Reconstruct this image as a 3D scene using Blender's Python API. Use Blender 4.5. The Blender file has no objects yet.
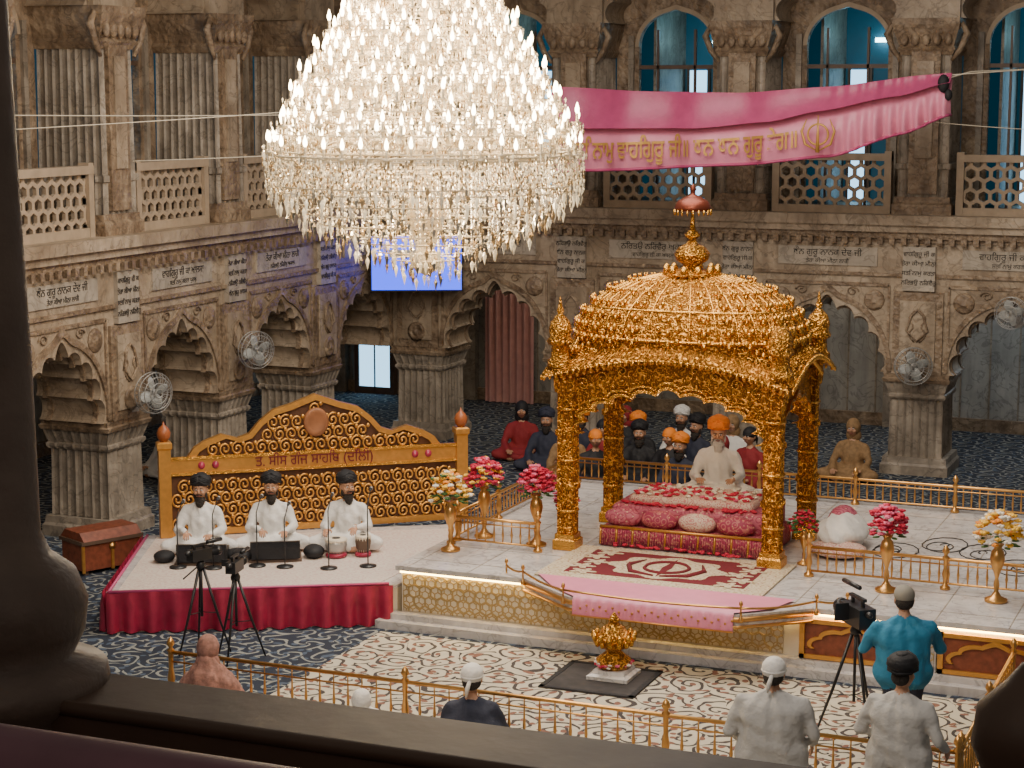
import bpy, bmesh, math, random
from mathutils import Vector, Matrix
import numpy as np
random.seed(7)
R=math.radians
# ---------------- mesh builder ----------------
class MB:
    def __init__(s,M=None):
        s.v=[];s.f=[];s.mi=[];s.sm=[];s.mats=[];s.M=M.copy() if M else Matrix()
    def add(s,vs,fs,mat,smooth=False):
        if mat not in s.mats: s.mats.append(mat)
        k=s.mats.index(mat);o=len(s.v);M=s.M
        s.v.extend([tuple(M@Vector(p)) for p in vs])
        for f in fs:
            s.f.append([i+o for i in f]);s.mi.append(k);s.sm.append(smooth)
    def box(s,x0,x1,y0,y1,z0,z1,mat):
        vs=[(x,y,z) for z in(z0,z1) for y in(y0,y1) for x in(x0,x1)]
        s.add(vs,[(0,2,3,1),(4,5,7,6),(0,1,5,4),(2,6,7,3),(0,4,6,2),(1,3,7,5)],mat)
    def lathe(s,prof,c,mat,n=16,sx=1,sy=1,smooth=True,M=None):
        vs=[];fs=[]
        for r,z in prof:
            for i in range(n):
                a=2*math.pi*i/n
                p=Vector((r*math.cos(a)*sx,r*math.sin(a)*sy,z))
                if M: p=M@p
                vs.append((p[0]+c[0],p[1]+c[1],p[2]+c[2]))
        for j in range(len(prof)-1):
            for i in range(n):
                fs.append((j*n+i,j*n+(i+1)%n,(j+1)*n+(i+1)%n,(j+1)*n+i))
        fs.append(list(range(n))[::-1]);fs.append([(len(prof)-1)*n+i for i in range(n)])
        s.add(vs,fs,mat,smooth)
    def ell(s,c,r,mat,nu=12,nv=8,M=None,fn=None):
        if not hasattr(r,'__len__'): r=(r,r,r)
        vs=[];fs=[]
        for j in range(nv+1):
            t=math.pi*j/nv
            for i in range(nu):
                a=2*math.pi*i/nu
                p=Vector((math.sin(t)*math.cos(a),math.sin(t)*math.sin(a),math.cos(t)))
                if fn: p=fn(p)
                p=Vector((p[0]*r[0],p[1]*r[1],p[2]*r[2]))
                if M: p=M@p
                vs.append((p[0]+c[0],p[1]+c[1],p[2]+c[2]))
        for j in range(nv):
            for i in range(nu):
                fs.append((j*nu+i,(j+1)*nu+i,(j+1)*nu+(i+1)%nu,j*nu+(i+1)%nu))
        s.add(vs,fs,mat,True)
    def tube(s,pts,rad,mat,n=8,closed=False,smooth=True):
        pts=[Vector(p) for p in pts];m=len(pts)
        if not hasattr(rad,'__len__'): rad=[rad]*m
        vs=[];fs=[];up=None
        for k,p in enumerate(pts):
            if closed: d=pts[(k+1)%m]-pts[k-1]
            else: d=pts[min(k+1,m-1)]-pts[max(k-1,0)]
            if d.length<1e-9: d=Vector((0,0,1))
            d.normalize()
            if up is None:
                up=Vector((0,0,1)) if abs(d.z)<.9 else Vector((1,0,0))
            a=d.cross(up)
            if a.length<1e-4: a=d.cross(Vector((0,1,0.3)))
            a.normalize();b=a.cross(d).normalized();up=b
            for i in range(n):
                t=2*math.pi*i/n
                vs.append(tuple(p+(a*math.cos(t)+b*math.sin(t))*rad[k]))
        L=m if closed else m-1
        for k in range(L):
            k2=(k+1)%m
            for i in range(n):
                fs.append((k*n+i,k*n+(i+1)%n,k2*n+(i+1)%n,k2*n+i))
        if not closed:
            fs.append(list(range(n))[::-1]);fs.append([(m-1)*n+i for i in range(n)])
        s.add(vs,fs,mat,smooth)
    def prism(s,poly,a0,a1,mat,axis='y'):
        n=len(poly)
        def P(p,a): return (p[0],a,p[1]) if axis=='y' else ((a,p[0],p[1]) if axis=='x' else (p[0],p[1],a))
        vs=[P(p,a0) for p in poly]+[P(p,a1) for p in poly]
        fs=[list(range(n)),list(range(2*n-1,n-1,-1))]
        for i in range(n):
            j=(i+1)%n;fs.append((i,i+n,j+n,j))
        s.add(vs,fs,mat)
    def levels(s,loop,lv,c,mat,smooth=False):
        n=len(loop);vs=[];fs=[]
        for z,sc in lv:
            sa,sb=sc if hasattr(sc,'__len__') else (sc,sc)
            for p in loop: vs.append((c[0]+p[0]*sa,c[1]+p[1]*sb,z))
        for j in range(len(lv)-1):
            for i in range(n):
                fs.append((j*n+i,j*n+(i+1)%n,(j+1)*n+(i+1)%n,(j+1)*n+i))
        fs.append(list(range(n))[::-1]);fs.append([(len(lv)-1)*n+i for i in range(n)])
        s.add(vs,fs,mat,smooth)
    def ribbon(s,A,B,y0,y1,mat):
        n=len(A);vs=[]
        for y in(y0,y1):
            for P in(A,B):
                for p in P: vs.append((p[0],y,p[1]))
        fs=[]
        for i in range(n-1):
            fs+=[(i,i+1,n+i+1,n+i),(2*n+i,3*n+i,3*n+i+1,2*n+i+1),(i,2*n+i,2*n+i+1,i+1),(n+i,n+i+1,3*n+i+1,3*n+i)]
        s.add(vs,fs,mat)
    def obj(s,name,parent=None,recalc=True):
        me=bpy.data.meshes.new(name);me.from_pydata(s.v,[],s.f)
        for m in s.mats: me.materials.append(m)
        me.polygons.foreach_set('material_index',s.mi);me.polygons.foreach_set('use_smooth',s.sm)
        if recalc:
            bm=bmesh.new();bm.from_mesh(me);bmesh.ops.recalc_face_normals(bm,faces=bm.faces);bm.to_mesh(me);bm.free()
        me.update()
        o=bpy.data.objects.new(name,me);bpy.context.collection.objects.link(o)
        if parent: o.parent=parent
        return o
def empty(name,M=None):
    o=bpy.data.objects.new(name,None);bpy.context.collection.objects.link(o)
    o.empty_display_size=.1
    if M: o.matrix_world=M
    return o
def T(x,y,z=0): return Matrix.Translation((x,y,z))
def RZ(d): return Matrix.Rotation(R(d),4,'Z')
def RX(d): return Matrix.Rotation(R(d),4,'X')
def RY(d): return Matrix.Rotation(R(d),4,'Y')
# ---------------- materials ----------------
class NT:
    def __init__(s,name):
        s.mat=bpy.data.materials.new(name);s.mat.use_nodes=True
        s.t=s.mat.node_tree;s.b=s.t.nodes['Principled BSDF']
        s.co=s.t.nodes.new('ShaderNodeTexCoord').outputs['Object']
    def n(s,typ,ins=None,out=0,**kw):
        nd=s.t.nodes.new('ShaderNode'+typ)
        for k,v in kw.items(): setattr(nd,k,v)
        for k,v in (ins or {}).items():
            if isinstance(v,bpy.types.NodeSocket): s.t.links.new(v,nd.inputs[k])
            else: nd.inputs[k].default_value=v
        return nd.outputs[out]
    def set(s,k,v):
        if isinstance(v,bpy.types.NodeSocket): s.t.links.new(v,s.b.inputs[k])
        else: s.b.inputs[k].default_value=v
    def mix(s,f,a,b):
        return s.n('Mix',{0:f,6:a,7:b},out=2,data_type='RGBA')
    def math(s,op,a,b=0,c=0):
        return s.n('Math',{0:a,1:b,2:c},operation=op)
    def ramp(s,f,stops):
        nd=s.t.nodes.new('ShaderNodeValToRGB');s.t.links.new(f,nd.inputs[0])
        e=nd.color_ramp.elements
        while len(e)<len(stops): e.new(.5)
        for i,(p,c) in enumerate(stops): e[i].position=p;e[i].color=(*c,1)
        return nd.outputs[0]
    def noise(s,sc,det=4,vec=None,dist=0):
        return s.n('TexNoise',{'Vector':vec or s.co,'Scale':sc,'Detail':det,'Distortion':dist})
    def bump(s,h,st=.3,d=.02):
        s.set('Normal',s.n('Bump',{'Height':h,'Strength':st,'Distance':d}))
def c4(c,k=1): return (min(c[0]*k,1),min(c[1]*k,1),min(c[2]*k,1),1)
def std(name,col,rough=.6,metal=0,var=.2,sc=6,bump=0,bsc=20,em=0,emc=None):
    t=NT(name)
    t.set('Base Color',t.mix(t.noise(sc),c4(col,1-var),c4(col,1+var)))
    t.set('Roughness',rough);t.set('Metallic',metal)
    if bump: t.bump(t.noise(bsc),bump,.03)
    if em: t.set('Emission Color',c4(emc or col));t.set('Emission Strength',em)
    return t.mat
def marble(name,c1,c2,c3,sc=1.2,rough=.45,bump=.25):
    t=NT(name)
    n1=t.noise(sc,6,dist=.6)
    col=t.ramp(n1,[(.3,c1),(.5,c2),(.68,c3)])
    n2=t.noise(sc*9,5)
    col=t.mix(t.math('MULTIPLY',n2,.5),col,c4(c1,.7))
    mp=t.n('Mapping',{'Vector':t.co,'Scale':(6,6,.7)})
    streak=t.ramp(t.noise(1.1,4,mp),[(.45,(0,0,0)),(.75,(1,1,1))])
    col=t.mix(t.math('MULTIPLY',streak,.45),col,c4(c1,.5))
    # thin dark veins
    ve=t.math('ABSOLUTE',t.math('SUBTRACT',t.noise(2.2,5,dist=1.5),.5))
    col=t.mix(t.ramp(ve,[(.0,(.55,.55,.55)),(.03,(0,0,0))]),col,c4(c1,.45))
    t.set('Base Color',col);t.set('Roughness',rough)
    if bump:
        h=t.math('ADD',t.noise(14,6),t.math('MULTIPLY',t.n('TexVoronoi',{'Vector':t.co,'Scale':11}),.7))
        t.bump(h,bump,.04)
    return t.mat
def goldm(name,c=(.95,.50,.10),rough=.28,vs=30,st=.6,dark=.5):
    t=NT(name)
    nz=t.noise(vs*.35,3)
    v=t.n('TexVoronoi',{'Vector':t.co,'Scale':vs},feature='SMOOTH_F1')
    w=t.math('SINE',t.math('MULTIPLY',v,14))
    col=t.mix(nz,c4(c,.65),c4(c,1.08))
    col=t.mix(t.math('MULTIPLY',t.ramp(w,[(.0,(1,1,1)),(.5,(0,0,0))]),dark),col,(.16,.05,.008,1))  # relief creases darkened in the colour, standing in for shade
    t.set('Base Color',col);t.set('Metallic',.92);t.set('Roughness',rough)
    t.bump(t.math('ADD',w,t.noise(70,2)),st,.012)
    return t.mat
def emis(name,col,st):
    t=NT(name);t.set('Base Color',c4(col));t.set('Emission Color',c4(col));t.set('Emission Strength',st);return t.mat
def spiral_carpet(name,base,line,spot,sc,arms=1,freq=3.2,wid=.22,rnd=.85):
    t=NT(name)
    nz=t.n('TexNoise',{'Vector':t.co,'Scale':2.0,'Detail':2},out=1)
    off=t.n('VectorMath',{0:nz,1:(.5,.5,.5)},operation='SUBTRACT')
    off2=t.n('VectorMath',{0:off,'Scale':.35},operation='SCALE')
    vec=t.n('VectorMath',{0:t.co,1:off2},operation='ADD')
    vn=t.t.nodes.new('ShaderNodeTexVoronoi');vn.voronoi_dimensions='2D'
    vn.inputs['Scale'].default_value=sc;vn.inputs['Randomness'].default_value=rnd
    t.t.links.new(vec,vn.inputs['Vector'])
    dif=t.n('VectorMath',{0:vec,1:vn.outputs['Position']},operation='SUBTRACT')
    sep=t.t.nodes.new('ShaderNodeSeparateXYZ');t.t.links.new(dif,sep.inputs[0])
    ang=t.math('DIVIDE',t.math('ARCTAN2',sep.outputs[1],sep.outputs[0]),2*math.pi/arms)
    ph=t.math('FRACT',t.math('ADD',t.math('MULTIPLY',vn.outputs['Distance'],freq),ang))
    ln=t.math('LESS_THAN',ph,wid)
    col=t.mix(t.noise(9,4),c4(base,.85),c4(base,1.12))
    col=t.mix(ln,col,c4(line))
    v2=t.n('TexVoronoi',{'Vector':vec,'Scale':sc*2.3},voronoi_dimensions='2D')
    sp=t.math('LESS_THAN',v2,.2)
    col=t.mix(sp,col,c4(spot))
    t.set('Base Color',col);t.set('Roughness',.95);t.bump(t.noise(120,2),.2,.01)
    return t.mat
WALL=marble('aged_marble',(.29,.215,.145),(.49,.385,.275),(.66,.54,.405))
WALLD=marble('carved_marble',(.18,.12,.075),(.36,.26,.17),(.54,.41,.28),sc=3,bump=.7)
PIER=marble('fluted_marble',(.23,.19,.15),(.39,.33,.26),(.54,.46,.37),sc=2)
PLAQ=marble('plaque_marble',(.42,.36,.29),(.54,.47,.38),(.64,.56,.46),sc=2,bump=.05)
SLAB=marble('grey_marble_slab',(.27,.27,.25),(.46,.44,.40),(.60,.58,.53),sc=.9,rough=.3,bump=.05)
WMAR=marble('white_marble',(.56,.53,.53),(.70,.67,.66),(.80,.77,.75),sc=1.5,rough=.22,bump=.03)
LATT=std('jali_stone',(.44,.34,.24),.6,var=.3)
INK=std('ink_black',(.02,.018,.016),.6)
GOLD=goldm('embossed_gold',(.93,.47,.09),.3,26,.8,.75)
GOLD2=goldm('polished_gold',(.97,.50,.10),.26,50,.3,.3)
GOLDD=goldm('antique_gold',(.75,.38,.10),.38,40,.6)
GBAND=std('gold_band',(.66,.33,.08),.38,.65,.25,sc=14)
BRASS=std('brass',(.68,.37,.12),.32,.9,var=.3)
CREAMP=std('cream_inlay',(.74,.66,.52),.4,var=.12)
INLAY=std('inlay_line',(.45,.32,.14),.35,.4)
CREAM=spiral_carpet('cream_vine_carpet',(.56,.51,.40),(.055,.045,.045),(.22,.10,.07),2.2,wid=.28)
NAVY=spiral_carpet('navy_floral_carpet',(.018,.026,.045),(.27,.28,.26),(.07,.10,.15),2.4,arms=3,freq=2.5,wid=.26,rnd=.25)
PINK=std('pink_satin',(.50,.075,.20),.4,var=.2,bump=.2,bsc=8)
PINKL=std('light_pink_satin',(.74,.25,.38),.4,var=.12,bump=.15,bsc=8)
MAROON=std('maroon_satin',(.34,.022,.06),.35,var=.5,bump=.3,bsc=10)
MARD=std('maroon_wool',(.15,.012,.022),.9,var=.3,sc=30)
WHITE=std('white_cotton',(.76,.74,.71),.85,var=.08,bump=.6,bsc=16)
OFFW=std('grey_white_cotton',(.50,.49,.47),.85,var=.10,bump=.8,bsc=11)
BLACK=std('black_fabric',(.012,.012,.015),.7,bump=.3)
BLK=std('black_plastic',(.02,.02,.022),.35)
NAVYC=std('navy_fabric',(.03,.035,.06),.8,bump=.3)
BLUEC=std('teal_blue_fabric',(.03,.22,.38),.8,bump=.8,bsc=10)
ORANGE=std('orange_fabric',(.90,.24,.02),.7,bump=.3)
REDC=std('red_fabric',(.26,.02,.025),.8,bump=.3)
SHAWL=std('rose_shawl',(.30,.15,.12),.9,var=.7,sc=22,bump=.9,bsc=9)
YELC=std('ochre_fabric',(.28,.17,.08),.8,var=.6,sc=20)
OLIVE=std('olive_grey_cap',(.28,.26,.22),.9)
SKIN=std('skin',(.50,.27,.165),.5,var=.08)
BEARD=std('black_beard',(.035,.028,.024),.9,bump=.8,bsc=60)
WBEARD=std('white_beard',(.65,.63,.60),.9,bump=.8,bsc=60)
EYEW=std('eye_white',(.8,.8,.78),.3);LIP=std('lip',(.30,.10,.08),.5)
WOOD=std('dark_wood',(.12,.075,.052),.5,var=.2,bump=.15,bsc=5)
WOODP=std('plum_lacquer',(.17,.075,.10),.5,var=.3,bump=.1,bsc=6)
REDW=std('red_panel',(.22,.06,.03),.5,var=.7,sc=14)
ROSE=std('rose_red',(.50,.01,.05),.6);ROSEP=std('rose_pink',(.72,.13,.25),.6)
YFL=std('flower_yellow',(.85,.50,.06),.6);OFL=std('flower_orange',(.80,.28,.03),.6);WFL=std('flower_white',(.8,.75,.65),.6)
LEAF=std('leaf',(.05,.13,.03),.6)
CHROME=std('fan_metal',(.45,.44,.42),.35,.5)
BLUEE=emis('screen_blue',(.03,.07,1),2.6)
TEAL=std('teal_glow_wall',(.015,.085,.14),.6,em=.08,emc=(.02,.26,.42))  # wall glows faintly; blue light of the room is put into its colour
TUBEL=emis('tube_light',(.6,.95,1),10)
DAYL=emis('daylight_door',(.35,.70,1),2.4)
LED=emis('warm_led',(1,.68,.20),22)
CURT=std('pink_curtain',(.62,.33,.30),.8,var=.2)
BULB=emis('candle_bulb',(1,.77,.46),28)
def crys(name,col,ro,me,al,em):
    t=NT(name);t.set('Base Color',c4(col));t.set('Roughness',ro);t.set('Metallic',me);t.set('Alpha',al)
    t.set('Emission Color',(1,.82,.52,1));t.set('Emission Strength',em);return t.mat  # warm emission gives the crystals a sparkle of their own
CRS=[crys('crystal_glow',(.95,.87,.70),.1,.2,.85,.45),crys('crystal_mirror',(.95,.88,.75),.06,.95,1,.02),crys('crystal_clear',(.8,.75,.65),.05,.3,.5,.06),crys('crystal_amber',(.5,.36,.20),.1,.6,.9,.02)]
CRYG=std('crystal_candle',(.55,.46,.33),.25,.3,em=.12,emc=(1,.75,.4))  # candle cups and frame get a faint painted-in glow, only bulbs are lamps
# ---------------- arch helpers ----------------
def arch(hw,zs,rise,lobes=9,n=90,xc=0,k0=.90,og=.10,open_=True):
    P=[(xc+hw,zs)] if open_ else []
    for i in range(n+1):
        p=math.pi*i/n
        k=k0+(1-k0)*abs(math.sin(lobes*p))**.7
        x=hw*math.cos(p)*k
        z=zs+rise*(math.sin(p)*k+og*math.exp(-((p-math.pi/2)/.13)**2))
        P.append((xc+x,z))
    if open_: P.append((xc-hw,zs))
    return P
def smooth_arch(hw,zs,rise,n=90,xc=0,og=.1):
    return arch(hw,zs,rise,1,n,xc,1.0,og)
def flute_loop(a,b,nx=7,ny=7,dp=.035):
    L=[]
    def side(p,q,nrm,n):
        for i in range(n):
            for s,dd in((0,0),(.2,dp*.8),(.5,dp),(.8,dp*.8)):
                u=(i+s)/n
                L.append((p[0]+(q[0]-p[0])*u-nrm[0]*dd,p[1]+(q[1]-p[1])*u-nrm[1]*dd))
    side((-a,-b),(a,-b),(0,-1),nx);side((a,-b),(a,b),(1,0),ny)
    side((a,b),(-a,b),(0,1),nx);side((-a,b),(-a,-b),(-1,0),ny)
    return L
def rect(a,b): return [(-a,-b),(a,-b),(a,b),(-a,b)]
def jali(mb,x0,x1,z0,z1,y0,y1,r,k,mat):
    dx=r*math.sqrt(3);dz=r*1.5;row=0;z=z0
    cl=lambda p:(min(max(p[0],x0),x1),min(max(p[1],z0),z1))
    while z<z1+r:
        x=x0+(dx/2 if row%2 else 0)
        while x<x1+dx:
            O=[];I=[]
            for i in range(6):
                a=R(60*i+30);O.append(cl((x+r*math.cos(a),z+r*math.sin(a))));I.append(cl((x+k*r*math.cos(a),z+k*r*math.sin(a))))
            vs=[(p[0],y0,p[1]) for p in O+I]+[(p[0],y1,p[1]) for p in O+I];fs=[]
            for i in range(6):
                j=(i+1)%6
                fs+=[(i,j,6+j,6+i),(12+i,18+i,18+j,12+j),(6+i,6+j,18+j,18+i)]
            mb.add(vs,fs,mat);x+=dx
        z+=dz;row+=1
def text(body,size,M,mat,name,parent=None,ext=.004,align='CENTER'):
    cu=bpy.data.curves.new(name,'FONT');cu.body=body;cu.size=size;cu.extrude=ext;cu.align_x=align
    cu.materials.append(mat);o=bpy.data.objects.new(name,cu);bpy.context.collection.objects.link(o)
    if parent: o.parent=parent
    o.matrix_world=M@RX(90);return o
GUR=["ਸਤਿ ਨਾਮੁ ਕਰਤਾ ਪੁਰਖੁ","ਨਿਰਭਉ ਨਿਰਵੈਰੁ ਅਕਾਲ","ਧੰਨ ਗੁਰੂ ਨਾਨਕ ਦੇਵ ਜੀ","ਵਾਹਿਗੁਰੂ ਜੀ ਕਾ ਖਾਲਸਾ","ਤੇਰਾ ਕੀਆ ਮੀਠਾ ਲਾਗੈ"]
# ---------------- arcades ----------------
def arcade(M,piers,xa,xb,name,slim_last=False):
    mb=MB(M);D=1.1;hp=.525
    up=MB(M);jl=MB(M)
    lo=flute_loop(.46,.50,7,7)
    for k,x in enumerate(piers):
        cy=D/2
        slim=slim_last and k==len(piers)-1
        if not slim:
            mb.levels(rect(.58,.6),[(0,1),(.16,1),(.2,.95),(.3,.93)],(x,cy),PIER)
            mb.levels(lo,[(.3,1),(1.3,.97)],(x,cy),PIER)
            mb.levels(flute_loop(.47,.51,7,7,.02),[(1.3,1),(1.34,1.06),(1.38,1.06),(1.40,1),(1.52,1.08),(1.60,1.13)],(x,cy),PIER)
            mb.levels(rect(.56,.59),[(1.60,1),(1.66,1.03),(1.68,.98),(1.75,1.0)],(x,cy),WALLD)
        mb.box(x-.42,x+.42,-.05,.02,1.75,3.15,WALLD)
        mb.box(x-.30,x+.30,-.08,.0,1.9,3.0,WALL)
        mb.lathe([(0,-.03),(.16,-.03),(.18,0),(.12,.02),(.10,.0),(.05,.03),(0,.03)],(x,-.10,2.05),WALLD,14,M=RX(90))
        mb.tube([(x-.18,-.1,2.5),(x-.1,-.1,2.75),(x,-.1,2.85),(x+.1,-.1,2.75),(x+.18,-.1,2.5),(x,-.1,2.32)],.02,WALLD,6,True)
        for sg in(-1,1):
            mb.tube([(x+sg*(.04+.10*abs(math.sin(q*.7))),-.09,2.3+q*.06) for q in range(10)],.014,WALLD,5)
        mb.box(x-.27,x+.27,-.09,.0,3.17,3.92,PLAQ)
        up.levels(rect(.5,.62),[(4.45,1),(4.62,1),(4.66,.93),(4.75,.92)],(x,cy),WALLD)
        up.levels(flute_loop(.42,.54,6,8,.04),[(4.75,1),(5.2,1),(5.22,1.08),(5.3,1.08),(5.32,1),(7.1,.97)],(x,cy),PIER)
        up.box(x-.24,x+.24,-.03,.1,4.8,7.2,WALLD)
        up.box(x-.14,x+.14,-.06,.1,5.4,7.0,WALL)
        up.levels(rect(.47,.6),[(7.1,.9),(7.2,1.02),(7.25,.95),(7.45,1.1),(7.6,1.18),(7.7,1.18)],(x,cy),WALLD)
        for q in range(5):
            up.ell((x-.36+.18*q,-.09,7.36),(.075,.05,.11),WALLD,8,6)
        for sg in(-1,1):
            up.tube([(x+sg*.42,-.02,7.0),(x+sg*.56,-.03,7.2),(x+sg*.66,-.03,7.45),(x+sg*.58,-.03,7.6),(x+sg*.5,-.03,7.5)],[.03,.05,.06,.05,.03],WALLD,8)
        up.box(x-hp,x+hp,0,D,7.7,9.3,WALL)
        mb.box(x-hp,x+hp,0,D,1.75,3.45,WALL)
    for i in range(len(piers)-1):
        a,b=piers[i],piers[i+1];xc=(a+b)/2;hw=(b-a)/2-hp
        A=arch(hw,1.75,1.18,9,108,xc)
        mb.prism([(xc-hw,1.75),(xc-hw,3.45),(xc+hw,3.45),(xc+hw,1.75)]+A[1:-1],0,D,WALL)
        S1=smooth_arch(hw*1.02,1.78,1.22,60,xc);S2=smooth_arch(hw*1.09,1.78,1.32,60,xc)
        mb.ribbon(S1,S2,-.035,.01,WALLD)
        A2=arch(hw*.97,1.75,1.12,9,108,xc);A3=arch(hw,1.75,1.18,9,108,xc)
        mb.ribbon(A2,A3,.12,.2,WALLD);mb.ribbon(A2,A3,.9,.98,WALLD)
        for sg in(-1,1):
            mb.lathe([(0,-.05),(.05,-.06),(.07,-.03),(.12,-.04),(.17,-.02),(.18,.0)],(xc+sg*hw*.78,-.0,2.98),WALLD,16,M=RX(-90))
            mb.box(xc+sg*(hw+.02)-.02,xc+sg*(hw+.02)+.02,-.03,.01,1.8,3.25,WALLD)
            cxs,czs=xc+sg*hw*.42,3.12
            mb.tube([(cxs+sg*(.11-.006*q)*math.cos(q*.6),-.015,czs+(.08-.004*q)*math.sin(q*.6)) for q in range(15)],.014,WALLD,5)
        mb.box(xc-hw-.02,xc+hw+.02,-.03,.01,3.22,3.28,WALLD)
        mb.box(xc-hw*.82,xc+hw*.82,-.05,.0,3.56,3.88,PLAQ)
        U=arch(hw,7.7,.95,7,80,xc)
        up.prism([(xc-hw,7.7),(xc-hw,9.3),(xc+hw,9.3),(xc+hw,7.7)]+U[1:-1],.1,D,WALL)
        w=hw*.68;W=arch(w,7.3,.62,1,40,xc,1,.05)
        up.prism([(xc-hw-.1,4.3),(xc-hw-.1,9.3),(xc+hw+.1,9.3),(xc+hw+.1,4.3),(xc+w,4.3)]+W+[(xc-w,4.3)],D,D+.12,WALLD)
        up.ribbon([(p[0],p[1]) for p in W],[(xc+(p[0]-xc)*1.1,7.3+(p[1]-7.3)*1.13) for p in W],D-.04,D+.01,LATT)
        for q in(-.5,.5):
            up.box(xc+q*w-.02,xc+q*w+.02,D+.02,D+.08,4.4,7.6,WOOD)
        up.box(xc-w,xc+w,D+.02,D+.08,6.9,6.97,WOOD)
        for sg in(-1,1): up.box(xc+sg*(w+.14)-.05,xc+sg*(w+.14)+.05,D-.06,D+.02,4.45,7.5,PIER)
        x0,x1=xc-hw+.02,xc+hw-.02
        jl.box(x0,x1,.08,.24,4.45,4.58,LATT);jl.box(x0,x1,.06,.26,5.34,5.46,LATT)
        for q in(x0,x1-.12,): jl.box(q,q+.12,.07,.25,4.45,5.5,LATT)
        jali(jl,x0+.12,x1-.12,4.58,5.34,.13,.19,.125,.72,LATT)
    mb.box(xa,xb,-.02,D,3.45,4.05,WALL)
    mb.box(xa,xb,-.05,.0,3.40,3.46,WALLD);mb.box(xa,xb,-.06,.0,3.98,4.05,WALLD)
    mb.box(xa,xb,-.12,4.6,4.05,4.16,WALLD);mb.box(xa,xb,-.20,4.6,4.16,4.28,WALL);mb.box(xa,xb,-.28,4.6,4.28,4.45,WALL)
    x=xa
    while x<xb:
        mb.box(x,x+.09,-.17,-.1,3.95,4.07,WALLD);x+=.2
    w=mb.obj('wall_'+name);up.obj('upper_arcade',w)
    j=jl.obj('jali_balustrade',w)
    tb=MB(M);tb.box(xa,xb,D+2.4,D+2.5,4.45,9.3,TEAL);tb.box(xa,xb,0,D+2.5,9.3,9.4,WALL)
    for i in range(len(piers)-1):
        a,b=piers[i],piers[i+1];xc=(a+b)/2
        tb.box(xc-.62,xc-.57,D+.6,D+2.4,4.45,8.2,PIER);tb.box(b-.1,b+.1,D,D+2.4,4.45,9.3,TEAL)
        tb.box(xc+.0,xc+.6,D+2.25,D+2.32,7.40,7.48,TUBEL)
        tb.box(xc-.45,xc-.1,D+2.3,D+2.38,4.5,6.9,DAYL)
        tb.box(xc-.5,xc-.45,D+2.28,D+2.4,4.5,7.0,WOOD);tb.box(xc-.1,xc-.05,D+2.28,D+2.4,4.5,7.0,WOOD)
    tb.obj('gallery_room',w)
    for k,x in enumerate(piers):
        for r_ in range(4):
            text(GUR[(k+r_)%5][:13],.105,M@T(x,-.1,3.76-r_*.16),INK,'inscription',w,.002)
    for i in range(len(piers)-1):
        xc=(piers[i]+piers[i+1])/2
        text(GUR[i%5],.15,M@T(xc,-.055,3.73),INK,'inscription',w,.002)
        text(GUR[(i+2)%5],.10,M@T(xc,-.055,3.60),INK,'inscription',w,.002)
    return w
ML=Matrix(((0,-1,0,-16),(1,0,0,0),(0,0,1,0),(0,0,0,1)))
wl=arcade(ML,[14.5,17.6,20.7,23.8,26.9,30.0,33.15],13,34.0,'left',True)
wb=arcade(T(0,32.7),[-15.45,-12.35,-9.25,-6.1,-2.95,.2],-16,1.2,'back')
mb=MB();mb.box(-21.2,-21,12,38,0,4.2,SLAB)
for y in np.arange(13,38,1.2): mb.box(-21.0,-20.96,y,y+.05,0,4.2,PIER)
mb.box(-21,-20.9,12,38,0,.25,WALLD);mb.obj('wall_left_outer')
mb=MB();mb.box(-21,3,37.5,37.7,0,4.2,SLAB)
for x in np.arange(-21,3,.55): mb.box(x,x+.03,37.46,37.5,0,4.2,PIER)
for x in np.arange(-20,2,3.1):
    if not -19.8<x<-18: mb.box(x,x+.6,37.3,37.5,0,4.2,PIER)
mb.box(-21,3,37.42,37.5,0,.25,WALLD);wbo=mb.obj('wall_back_outer')
mb=MB();mb.box(-21.5,3,2,38,-.2,0,NAVY);mb.obj('floor')
mb=MB();mb.box(-10.2,-2.75,9,20.45,0,.012,CREAM);mb.obj('vine_pattern_carpet')
mb=MB();mb.box(-19.05,-18.3,37.3,37.4,.15,2.5,DAYL);mb.box(-19.15,-19.05,37.26,37.45,0,2.6,WOOD);mb.box(-18.3,-18.2,37.26,37.45,0,2.6,WOOD)
mb.box(-19.15,-18.2,37.26,37.45,2.5,2.6,WOOD);mb.box(-19.05,-18.3,37.28,37.42,0,.15,WOOD);mb.box(-18.69,-18.66,37.28,37.42,0,2.5,WOOD);mb.obj('door_1',wbo)
def curtain(x0,x1,y,z0,z1,mat,name='curtain'):
    n=60;vs=[];fs=[]
    for j,z in enumerate((z0,(z0+z1)/2,z1)):
        for i in range(n+1):
            u=i/n;a=.045*(1 if j<2 else .6);vs.append((x0+(x1-x0)*u,y+a*math.sin(u*44+j*.3),z))
    for j in range(2):
        for i in range(n): fs.append((j*(n+1)+i,j*(n+1)+i+1,(j+1)*(n+1)+i+1,(j+1)*(n+1)+i))
    mb=MB();mb.add(vs,fs,mat,True);mb.tube([(x0-.1,y,z1),(x1+.1,y,z1)],.02,BRASS,8);return mb.obj(name)
curtain(-16.0,-14.9,37.15,.02,3.3,CURT)
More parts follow.
